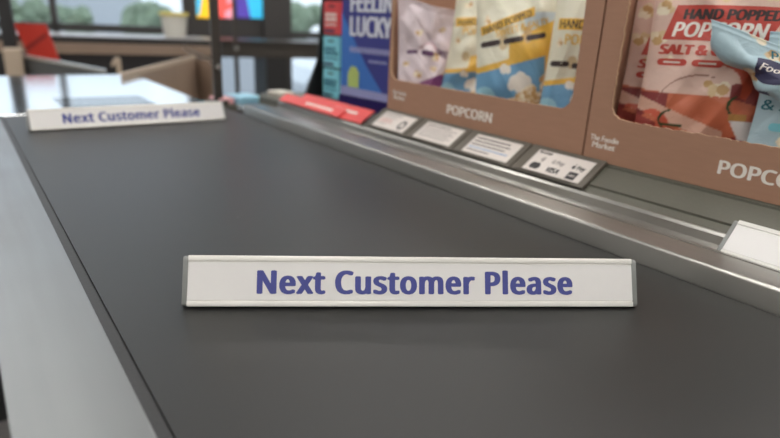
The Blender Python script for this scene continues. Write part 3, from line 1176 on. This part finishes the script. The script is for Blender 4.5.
cr3.build('popcorn_bag', 'cream popcorn bag against the right side of its tray, partly covered', 'popcorn bag', (X, Y, BAGZ), (R(-3), R(2), face_cam(X, Y, R(-6))), paint_cream, G)
cr3.shape('title_block', [(-0.85, 0), (0.75, 0), (0.75, 0.26), (-0.85, 0.26)], 0, 2.52, M['bag_yellow'], R(2))
cr3.text('title_lettering', 'HAND POPPED', 0.18, -0.05, 2.56, M['bag_dark'], width=1.5, rot=R(2), bold=0.03)
cr3.text('flavour_lettering', 'POPCORN', 0.22, 0.0, 2.20, M['bag_yellow'], width=1.2, rot=R(2), bold=0.03)
for k in (-1, 0, 1):
    cr3.shape('claim_pill', pill(0.5, 0.13), -0.1 + .56 * k, 1.72, M['bag_dark'], R(4))
X, Y = bag_at(450, 0.900)
cr4 = Bag(0.140, 0.270, 0.020, 33, crease=2.0)
cr4.build('popcorn_bag', 'cream popcorn bag in the back row behind the lilac bag, dark title showing', 'popcorn bag', (X, Y, BAGZ), (R(-2), R(-3), face_cam(X, Y, R(0))), paint_cream, G)
cr4.shape('title_block', [(-0.85, 0), (0.75, 0), (0.75, 0.26), (-0.85, 0.26)], 0, 3.0, M['bag_yellow'], R(-8))
cr4.text('title_lettering', 'HAND POPPED', 0.18, -0.05, 3.03, M['bag_dark'], width=1.5, rot=R(-8), bold=0.03)
# lilac bag
X, Y = bag_at(422, 0.755)
li = Bag(0.122, 0.225, 0.019, 41, crease=2.1, slump=0.03, bend=(0.125, R(24), 0.04, R(-25)))
li.build('popcorn_bag', 'lilac popcorn bag slumping forward with a folded top, beside the purple poster', 'popcorn bag', (X + .01, Y, BAGZ), (R(-10), R(-3), face_cam(X, Y, R(0))), paint_lilac, G)
li.shape('claim_pill', pill(0.42, 0.18), -0.52, 1.95, M['bag_purple'], R(-10))
li.shape('claim_pill', pill(0.46, 0.18), 0.05, 1.85, M['bag_purple'], R(-10))
li.text('flavour_lettering', 'SWEET', 0.2, 0.55, 1.75, M['bag_purple'], width=.5, rot=R(-20), bold=0.03)

# ------------------------------------------------------------------ poster and packs beyond the tray
pX, pY0, pY1 = 0.775, 1.235, 0.985
prot = R(-90 + 6)
pc = Vector((pX, (pY0 + pY1) / 2 - 0.0025, SHELF2 + .0004))
po = thing('poster_board', 'purple blue standing board reading FEELING LUCKY behind the popcorn tray', 'poster', pc, (0, 0, prot))
pw = 0.255
MB().box((-pw / 2, 0, 0), (pw / 2, 0.012, 0.40), bevel=0.001).build('board', M['poster'], po)
MB().box((-pw / 2, -0.006, 0), (pw / 2, 0.0, 0.028)).build('base_panel', M['poster_navy'], po)
m2 = MB()
m2.poly([(-pw / 2, 0, 0.029), (0.045, 0, 0.029), (-0.035, 0, 0.105), (-pw / 2 + .055, 0, 0.150), (-pw / 2, 0, 0.22)], (0, -0.0006, 0))
m2.build('blue_flash', M['poster_blue'], po)
m2 = MB()
m2.poly([(-pw / 2, -0.0008, 0.029), (pw / 2, -0.0008, 0.029), (pw / 2, -0.0008, 0.045), (-pw / 2, -0.0008, 0.050)], (0, -0.0004, 0))
m2.build('pale_band', M['lilac_ink'], po)
tx = -pw / 2 + 0.034
lettering('poster_lettering', 'FEELING', 0.040, M['poster_white'], po, Matrix.Translation((tx, 0, 0.222)), bold=0.05, align='LEFT', width=0.178, t=.0008)
lettering('poster_lettering', 'LUCKY', 0.041, M['poster_white'], po, Matrix.Translation((tx, 0, 0.169)), bold=0.05, align='LEFT', width=0.142, t=.0008)
m2 = MB()
rnd = random.Random(4)
for z, xa, xb, r in ((0.137, tx, tx + 0.15, .0062), (0.114, tx + 0.07, tx + 0.13, .003)):
    x = xa
    while x < xb:
        wl = rnd.uniform(.007, .012)
        m2.poly([(x, -0.0006, z - r), (x + wl, -0.0006, z - r), (x + wl, -0.0006, z + r), (x, -0.0006, z + r)], (0, -0.0008, 0))
        x += wl + .003
m2.build('small_wording', M['lilac_ink'], po)
m2 = MB()
m2.poly([(-pw / 2 + .028, -.0012, .050), (-pw / 2 + .070, -.0012, .050), (-pw / 2 + .070, -.0012, .085), (-pw / 2 + .058, -.0012, .098), (-pw / 2 + .040, -.0012, .098), (-pw / 2 + .028, -.0012, .082)], (0, -.0004, 0))
m2.build('lime_tag', M['lime'], po)

# rack with three hanging packs
rx, ry = 0.765, 1.318
rk = thing('pack_rack', 'black slanted display rack holding red and cyan packs', 'display rack', (rx + 0.03, ry + 0.02, SHELF2), (0, 0, R(-90 + 4)))
MB().box((-0.058, 0.034, 0), (0.058, 0.042, 0.34)).build('back_board', M['black'], rk)
m2 = MB()
m2.poly([(-0.058, -0.045, 0), (-0.058, 0.042, 0), (-0.058, 0.042, 0.34), (-0.058, 0.020, 0.34), (-0.058, -0.002, 0.10)], (-0.008, 0, 0))
m2.build('side_board', M['black'], rk)
MB().box((-0.058, -0.045, 0), (0.058, 0.034, 0.004)).build('rack_foot', M['black'], rk)
for z in (0.0805, 0.1625):
    MB().box((-0.058, 0.000, z), (0.050, 0.034, z + .0025)).build('pack_shelf', M['black'], rk)


def pack(z, h, m_, ink, label, lean, dx=0.0):
    base = Matrix.Translation(rk.location) @ Matrix.Rotation(rk.rotation_euler.z, 4, 'Z') @ Vector((dx, 0.012, z))
    t = thing('snack_pack', label, 'packet', base, (R(lean), 0, R(-90 + 4)), 'packs on the black rack')
    MB().box((-0.036, -0.014, 0), (0.036, 0.014, h), bevel=0.002).build('carton', m_, t)
    m3 = MB()
    rnd = random.Random(int(z * 1000))
    m3.poly([(-.012, -.014, h * .83), (.012, -.014, h * .83), (.012, -.014, h * .88), (-.012, -.014, h * .88)], (0, -.0005, 0))
    m3.build('hang_slot', M['black'], t)
    m3 = MB()
    for zz, r in ((.60, .0042), (.46, .0042), (.30, .002)):
        x = -.028
        while x < .022:
            wl = rnd.uniform(.008, .012)
            m3.poly([(x, -.014, h * zz - r), (x + wl, -.014, h * zz - r), (x + wl, -.014, h * zz + r), (x, -.014, h * zz + r)], (0, -.0005, 0))
            x += wl + .003
    m3.build('pack_wording', ink, t)
    m3 = MB()
    m3.poly([(-.032, -.014, h * .06), (.012, -.014, h * .06), (.012, -.014, h * .15), (-.032, -.014, h * .15)], (0, -.0005, 0))
    m3.build('dark_band', M['navy'], t)
    return t


pack(0.0045, 0.0745, M['cyanbox'], M['tealdark'], 'cyan pack lowest on the black rack, behind the red shelf strip', 0)
pack(0.0835, 0.0770, M['cyanbox'], M['tealdark'], 'cyan pack with dark slot in the middle of the rack, under the red pack', 0)
pack(0.1655, 0.0800, M['redbox'], M['white_ink'], 'red pack at the top of the rack beside the purple poster board', 0, 0.002)

# blocks standing in for blurred coloured reflections beyond the rail end
for m_, x, y, w_, d_, h_, zb, lab in ((M['pinkreflect'], 0.588, 1.585, .045, .06, .018, -.001, 'small pink block standing in for a blurred reflection beyond the far end of the rail'),
                                   (M['bluereflect'], 0.655, 1.590, .075, .09, .020, -.001, 'pale blue block standing in for a blurred reflection beyond the far end of the rail'),
                                   (M['cream'], 0.705, 1.455, .05, .06, .012, SHELF2, 'cream block standing in for a blurred reflection beyond the rail end near the red strip')):
    ob = MB().box((-w_ / 2, -d_ / 2, 0), (w_ / 2, d_ / 2, h_), bevel=0.003).build('reflection_block', m_)
    ob.location = (x, y, zb)
    ob.rotation_euler = (0, 0, R(8))
    tag(ob, lab, 'paper stack', 'reflection blocks beyond the rail')
MB().box((0.557, 1.530, -0.03), (1.0, 1.655, -0.0011)).build('end_shelf', M['ledge'], co, mtx=inv)

# ------------------------------------------------------------------ the store room
A0, A1, D0, D1, CEIL = -5.0, 5.0, -4.0, 5.2, 2.35
MST = Matrix(((FR.x, FH.x, 0, 0), (FR.y, FH.y, 0, 0), (0, 0, 1, 0), (0, 0, 0, 1)))     # (a, d, z) -> world


def sbox(name, lo, hi, m_, parent=None, bevel=0.0):
    return MB().box(lo, hi, bevel=bevel).build(name, m_, parent, mtx=MST)


def struct(o):
    return tag(o, kind='structure')


struct(sbox('floor', (A0, D0, FLOOR - 0.1), (A1, D1, FLOOR), M['floor']))
struct(sbox('ceiling', (A0, D0, CEIL), (A1, D1, CEIL + 0.1), M['ceil']))
struct(sbox('wall_left', (A0 - 0.12, D0, FLOOR - 0.1), (A0, D1 + .2, CEIL + 0.1), M['wall']))
struct(sbox('wall_right', (A1, D0, FLOOR - 0.1), (A1 + 0.12, D1 + .2, CEIL + 0.1), M['wall']))
struct(sbox('wall_back', (A0, D0 - 0.12, FLOOR - 0.1), (A1, D0, CEIL + 0.1), M['wall']))
aw = lambda px: across(px, D1)
WT = 1.95                                        # window head
struct(sbox('wall_front', (A0, D1, WT), (A1, D1 + 0.18, CEIL), M['darkwall']))
pillar0, pillar1 = aw(263), aw(289)
struct(sbox('wall_front_pillar', (pillar0, D1 - 0.04, FLOOR), (pillar1, D1 + 0.18, WT), M['darkwall']))
struct(sbox('wall_front_panel', (aw(187), D1 + 0.02, -0.05), (pillar0, D1 + 0.18, WT), M['darkwall']))
struct(sbox('wall_front_right', (2.9, D1, FLOOR), (A1, D1 + 0.18, WT), M['darkwall']))
bays = [(A0, -2.9, 'bay'), (-2.9, aw(55), 'bay'), (aw(55), aw(187), 'bay'), (aw(187), pillar0, 'low'), (pillar1, aw(400), 'bay'), (aw(400), 2.9, 'bay')]
SILL = on_d(100, 24.5, D1).z
for k, (a0, a1, kd) in enumerate(bays):
    w = thing('window_%d' % (k + 1), None, None, (0, 0, 0))
    tag(w, kind='structure')
    top = WT if kd == 'bay' else -0.05
    fw = 0.045
    m2 = MB()
    m2.box((a0, D1, FLOOR), (a0 + fw / 2, D1 + 0.1, top)).box((a1 - fw / 2, D1, FLOOR), (a1, D1 + 0.1, top))
    m2.box((a0, D1, FLOOR), (a1, D1 + 0.1, FLOOR + 0.08)).box((a0, D1, top - 0.06), (a1, D1 + 0.1, top))
    if kd == 'bay':
        m2.box((a0, D1, SILL - 0.055), (a1, D1 + 0.1, SILL))
    m2.build('window_frame', M['frame'], w, mtx=MST)
    MB().box((a0 + .01, D1 + 0.045, FLOOR + .02), (a1 - .01, D1 + 0.053, top - .02)).build('window_pane', M['glass'], w, mtx=MST)

# ceiling lights
for i, (a, d) in enumerate([(a, d) for d in (-2.6, -0.9, 0.8, 2.5, 4.2) for a in (-3.2, -1.0, 1.2, 3.2)]):
    p = S(a, d, CEIL)
    t = thing('ceiling_light', 'long white ceiling light panel above the checkout', 'ceiling light', p, (0, 0, -YAW), 'ceiling lights')
    MB().box((-0.62, -0.11, -0.05), (0.62, 0.11, -0.001)).build('lamp_housing', M['lamp_body'], t)
    MB().box((-0.60, -0.095, -0.056), (0.60, 0.095, -0.050)).build('diffuser', M['lamp'], t)

# signs on the dark panel, emission added to keep their colours vivid
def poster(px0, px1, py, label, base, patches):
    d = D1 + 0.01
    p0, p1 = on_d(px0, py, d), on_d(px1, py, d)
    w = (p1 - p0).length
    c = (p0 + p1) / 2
    t = thing('glow_sign', label, 'screen', c, (0, 0, -YAW), 'bright signs on the dark wall panel')
    MB().box((-w / 2, -0.006, 0), (w / 2, 0.008, 0.75)).build('sign_panel', base, t)
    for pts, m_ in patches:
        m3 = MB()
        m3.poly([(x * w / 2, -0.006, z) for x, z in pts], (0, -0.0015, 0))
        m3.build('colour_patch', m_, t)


poster(197, 214, 18, 'yellow and cyan sign with added glow, leftmost on the dark panel', M['p_yellow'], [([(-1, 0.02), (-.7, 0.02), (-.4, 0.12), (.2, .30), (.4, .75), (-1, .75)], M['p_cyan'])])
poster(218, 233.5, 18, 'red and pink sign with added glow between the dark posts', M['p_red'], [([(-.1, 0.0), (1, 0.0), (1, .09), (-.1, .05)], M['p_pink']), ([(.2, .11), (1, .13), (1, .40), (.2, .3)], M['p_pink'])])
poster(236, 262.5, 18, 'violet and cyan sign with added glow beside the dark pillar', M['p_violet'], [([(.1, 0), (1, 0), (1, .75), (-.5, .75), (-.4, .3)], M['p_cyan'])])

# packing bench along the window
bd0, bd1 = 4.1, 4.65
z_at = lambda py, d: on_d(150, py, d).z
bt = z_at(38, bd0)
ab0, ab1 = -4.0, across(216, bd0)
pb = thing('packing_bench', 'long packing bench under the windows with pale top and tan rail', 'bench', S((ab0 + ab1) / 2, (bd0 + bd1) / 2, FLOOR), (0, 0, -YAW))
pinv = Matrix.Translation(-Vector(((ab0 + ab1) / 2, (bd0 + bd1) / 2, FLOOR)))


def bbox_(name, lo, hi, m_, par, iv, bevel=0.0):
    return MB().box(lo, hi, bevel=bevel).build(name, m_, par, mtx=iv)


M['benchtop'] = mat('satin_bench_top', rgb(168, 166, 168), 0.3, 0, 0.04, 8)
bbox_('bench_top', (ab0, bd0, bt - 0.005), (ab1, bd1, bt), M['benchtop'], pb, pinv)
z44, z55 = z_at(44.5, bd0), z_at(55, bd0)
bbox_('front_edge', (ab0, bd0 + .002, z44), (ab1, bd0 + .03, bt - 0.005), M['black'], pb, pinv)
bbox_('front_rail', (ab0, bd0 - .01, z55), (ab1, bd0 + .03, z44), M['tan'], pb, pinv)
bbox_('front_panel', (ab0, bd0 + .01, FLOOR + .02), (ab1, bd0 + .03, z55), M['black'], pb, pinv)
for a in (ab0 + .05, ab1 - .05):
    bbox_('leg', (a - .03, bd1 - .08, FLOOR), (a + .03, bd1 - .02, bt - 0.005), M['black'], pb, pinv)
# darker bench section to the right, open underneath
ac0, ac1 = ab1 + 0.03, ab1 + 1.4
pb2 = thing('side_bench', 'dark bench section beside the pillar, open underneath', 'bench', S((ac0 + ac1) / 2, bd0 + .25, FLOOR), (0, 0, -YAW))
pinv2 = Matrix.Translation(-Vector(((ac0 + ac1) / 2, bd0 + .25, FLOOR)))
bbox_('bench_top', (ac0, bd0, z_at(41, bd0)), (ac1, bd1, z_at(38, bd0)), M['post'], pb2, pinv2)
bbox_('apron', (ac0, bd0 + .02, z_at(56, bd0)), (ac1, bd0 + .05, z_at(41, bd0)), M['post'], pb2, pinv2)
a_l = across(278, bd0, 75)
bbox_('leg', (a_l - .075, bd0 + .03, FLOOR), (a_l + .075, bd1 - .1, z_at(56, bd0)), M['black'], pb2, pinv2)
bbox_('leg', (ac1 - .16, bd0 + .03, FLOOR), (ac1, bd1 - .1, z_at(56, bd0)), M['black'], pb2, pinv2)

# tub on the bench
tb = S(across(174.5, bd0 + .3), bd0 + .3, bt)
t = thing('plastic_tub', 'frosted plastic tub with yellow rim standing on the packing bench', 'tub', tb)
MB().lathe([(0.066, 0), (0.072, 0.01), (0.086, 0.135), (0.088, 0.14)], 28).build('tub_body', M['tub'], t, smooth=True)
MB().lathe([(0.088, 0.138), (0.096, 0.140), (0.096, 0.158), (0.088, 0.162)], 28).build('tub_rim', M['yellowrim'], t, smooth=True)

# ------------------------------------------------------------------ packing trough beyond the deck
def at(px, py, d):
    return on_d(px, py, d)


pt = thing('packing_trough', 'bagging trough beyond the scanner deck with grey and tan side panels', 'bagging area', (0.35, 2.8, FLOOR))
tinv = Matrix.Translation((-0.35, -2.8, -FLOOR))


def slab(name, pts, vec, m_):
    m3 = MB()
    m3.poly(pts, vec)
    return m3.build(name, m_, pt, mtx=tinv)


back = FH * 0.03
dn = lambda p, z: Vector((p.x, p.y, z))
a, b = at(20, 57, 3.15), at(106, 73, 2.75)
slab('grey_side_panel', [a, b, dn(b, -0.4), dn(a, -0.4)], back, M['greypanel'])
up = Vector((0, 0, 0.012))
slab('panel_trim', [a + up, b + up, b, a], back * 1.4, M['trim'])
a, b, c = on_z(121, 79.5, 0.0), on_z(196, 59, 0.0), on_z(220, 62, 0.0)
slab('tan_side_panel', [a, b, dn(b, -0.5), dn(a, -0.5)], back, M['tan'])
slab('tan_end_panel', [b, c, dn(c, -0.5), dn(b, -0.5)], back, M['tan'])
slab('tan_panel_trim', [a + up * 1.6, b + up * 1.6, b, a], back * 1.3, M['beige'])
a, b = at(184, 46, 3.7), at(216, 62, 3.15)
slab('corner_trim', [a, b, b - up * 2.0, a - up * 2.0], FH * 0.05, M['trim'])
# floor of the trough and its legs
slab('trough_base', [Vector((-.3, 2.46, -0.5)), Vector((.62, 2.46, -0.5)), Vector((.9, 3.1, -0.5)), Vector((-.3, 3.15, -0.5))], (0, 0, -0.03), M['greypanel'])
for x, y in ((-.22, 2.55), (.55, 2.55), (-.22, 3.0), (.6, 3.0)):
    m3 = MB()
    m3.box((x - .02, y - .02, FLOOR), (x + .02, y + .02, -0.53))
    m3.build('leg', M['black'], pt, mtx=tinv)
# beige corner post and hook-shaped bracket of the trough
p = at(12, 48, 3.1)
m3 = MB().box((-0.035, -0.035, FLOOR), (0.035, 0.035, p.z), mtx=Matrix.Translation((p.x, p.y, 0)) @ Matrix.Rotation(-YAW, 4, 'Z'), bevel=.01)
m3.build('corner_post', M['beige'], pt, mtx=tinv)
p = at(118, 57, 2.95)
R0 = Matrix.Translation((p.x, p.y, 0)) @ Matrix.Rotation(-YAW, 4, 'Z')
m3 = MB()
m3.poly([R0 @ Vector(q) for q in ((-.012, 0, p.z - .35), (.014, 0, p.z - .35), (.010, 0, p.z - .01), (-.006, 0, p.z), (-.022, 0, p.z - .012), (-.034, 0, p.z - .036), (-.026, 0, p.z - .044), (-.012, 0, p.z - .03))], FH * 0.03)
m3.build('hook_bracket', M['beige'], pt, mtx=tinv)

# red board behind the grey panel
p = at(47, 60, 3.5)
rb = thing('red_board', 'red board standing up behind the grey trough panel', 'board', (p.x, p.y, FLOOR), (0, 0, -YAW))
k = 3.5 / 600
m3 = MB()
zt, zb = at(40, 24, 3.5).z - FLOOR, 0.0
m3.poly([(-21 * k, 0, zt), (3 * k, 0, zt), (11 * k, 0, zt - 36 * k), (11 * k, 0, zb), (-12 * k, 0, zb), (-12 * k, 0, zt - 33 * k)], (0, 0.02, 0))
m3.build('board_sheet', M['redboard'], rb)
m3 = MB()
m3.poly([(-16 * k, 0, zt - 20 * k), (-14 * k, 0, zt - 23 * k), (3 * k, 0, zt - 10 * k), (2 * k, 0, zt - 7 * k)], (0, -0.002, 0))
m3.build('dark_mark', mat('dark_red_print', rgb(140, 34, 28), 0.5), rb)

# dark posts


def post(px0, px1, py, d, label, top, m_, parts=(), zb=FLOOR):
    w = (px1 - px0) * d / 600
    c = at((px0 + px1) / 2, py, d)
    t = thing('metal_post', label, 'post', (c.x, c.y, zb), (0, 0, -YAW), 'dark metal posts by the windows')
    MB().box((-w / 2, -w / 2, 0), (w / 2, w / 2, top - zb), bevel=w * .12).build('post_shaft', m_, t)
    MB().box((-w, -w, 0), (w, w, 0.012)).build('foot_plate', m_, t)
    for z, r in parts:
        MB().tube((0, -w / 2 + .002, z - zb), (0, -w / 2 - .02, z - zb), r, 14).build('bolt', M['chrome'], t)
    return t


post(0, 10, 10, 3.3, 'black post at the far left before the windows', 1.1, M['black'])
q_ = on_z(219.5, 104, 0.0)
pd = q_.dot(FH)
post(214.5, 223.0, 104, pd, 'dark bronze post with bright bolt, right of the tan panel', 1.1, M['post'], [(at(220, 66, pd).z, .007)], zb=-0.0008)
post(233, 237, 25, 3.75, 'thin dark post with small knob beside the violet sign', 1.1, M['post'], [(at(237, 48, 3.75).z, .012)])

# ------------------------------------------------------------------ outdoors
GR = -1.25
struct(sbox('ground_outside', (-40, D1 + 0.3, GR - 0.1), (40, 70, GR), M['asphalt']))


def tree(a, d, h, r, label, m_, sd, bush=False):
    p = S(a, d, GR)
    t = thing('shrub' if bush else 'tree', label, 'shrub' if bush else 'tree', p, (0, 0, 0), 'greenery across the car park')
    rnd = random.Random(sd)
    if not bush:
        MB().tube((0, 0, 0), (0, 0, h * .6), .16, 10, .08).build('trunk', M['bark'], t, smooth=True)
    m3 = MB()
    for k in range(16):
        z = h * (rnd.uniform(.35, .95) if not bush else rnd.uniform(.2, .8))
        q = r * rnd.uniform(0, .75)
        an = rnd.uniform(0, 6.28)
        ret = bmesh.ops.create_icosphere(m3.bm, subdivisions=3, radius=r * rnd.uniform(.3, .5))
        off = Vector((q * math.cos(an), q * math.sin(an), z))
        for v in ret['verts']:
            v.co = v.co * (1 + .35 * noise.noise(v.co * 4 + off)) + off
    m3.build('crown', m_, t)


tl = [(across(30, 30), 30, 1.45, 1.0, 'low tree across the car park seen in the leftmost window bay'),
      (across(76, 28), 28, 1.35, .8, 'low tree across the car park just right of the window mullion'),
      (across(150, 26), 26, 1.5, 1.0, 'rounded low tree across the car park above the plastic tub'),
      (across(297, 26), 26, 1.9, 1.1, 'far tree across the car park behind the white car'),
      (across(-60, 32), 32, 1.5, 1.1, 'low tree across the car park beyond the black post')]
for k, (a, d, h, r, lab) in enumerate(tl):
    tree(a, d, h, r, lab, M['leaf'], k)
tree(across(116, 9), 9, 1.2, .16, 'small yellow green shrub outside the window', M['leaf2'], 77, True)

# pale building beyond the trees
pbd = S(-7.5, 42, GR)
t = thing('far_building', 'pale low building beyond the car park', 'building', pbd, (0, 0, -YAW))
MB().box((-9, 0, 0), (9, 6, 4.2)).build('walls', M['build'], t)
MB().box((-9.2, -.2, 4.2), (9.2, 6.2, 4.5)).build('roof', M['frame'], t)

# parked white car
cp = S(across(287, 8.6) + 2.1, 8.6, GR)
car = thing('car', 'white car parked outside the right hand window', 'car', cp, (0, 0, -YAW))
side = [(-2.05, .35), (-2.08, .62), (-1.95, .82), (-1.2, .95), (-.55, 1.38), (.75, 1.42), (1.55, .98), (2.0, .88), (2.1, .6), (2.05, .32), (1.75, .3), (1.6, .55), (1.3, .62), (1.0, .52), (.9, .3), (-.9, .3), (-1.0, .52), (-1.3, .62), (-1.6, .55), (-1.75, .3)]
m3 = MB()
m3.poly([(x, -.85, z) for x, z in side], (0, 1.7, 0))
m3.build('car_body', M['carpaint'], car)
m3 = MB()
m3.poly([(-1.05, -.86, .98), (-.5, -.86, 1.32), (.7, -.86, 1.34), (1.3, -.86, 1.0)], (0, 1.72, 0))
m3.build('side_window', M['carglass'], car)
for x in (-1.3, 1.3):
    for y in (-.87, .67):
        m3 = MB().tube((x, y, .31), (x, y + .2, .31), .31, 24)
        w_ = m3.build('wheel', M['tyre'], car)
        MB().tube((x, y - .005, .31), (x, y + .01, .31), .18, 16).build('hub_cap', M['chrome'], w_)

# ------------------------------------------------------------------ daylight
world = bpy.data.worlds.new('overcast')
SC.world = world
world.use_nodes = True
nt = world.node_tree
bg = nt.nodes['Background']
tc = nt.nodes.new('ShaderNodeTexCoord')
n = nt.nodes.new('ShaderNodeTexNoise')
n.inputs['Scale'].default_value = 2.5
n.inputs['Detail'].default_value = 4
nt.links.new(tc.outputs['Generated'], n.inputs['Vector'])
mx = nt.nodes.new('ShaderNodeMix')
mx.data_type = 'RGBA'
mx.inputs[6].default_value = (0.62, 0.76, 0.95, 1)
mx.inputs[7].default_value = (0.95, 0.98, 1.0, 1)
nt.links.new(n.outputs['Fac'], mx.inputs[0])
nt.links.new(mx.outputs[2], bg.inputs['Color'])
bg.inputs['Strength'].default_value = 1.25

# ------------------------------------------------------------------ camera and output
cd = bpy.data.cameras.new('camera')
cam = bpy.data.objects.new('camera', cd)
COL.objects.link(cam)
cam.location = CAM
cam.rotation_euler = CROT.to_euler()
cd.sensor_width = 36
cd.lens = 36 * FPX / PW

cd.clip_start = 0.01
cd.dof.use_dof = True
cd.dof.focus_distance = 0.535
cd.dof.aperture_fstop = 3.9
SC.camera = cam
SC.view_settings.view_transform = 'Standard'
SC.view_settings.look = 'None'
SC.view_settings.gamma = 1
SC.view_settings.use_curve_mapping = False
SC.view_settings.exposure = 0.40
SC.cycles.use_denoising = True
SC.cycles.max_bounces = 8
SC.cycles.sample_clamp_indirect = 6
SC.cycles.caustics_reflective = False
SC.cycles.caustics_refractive = False
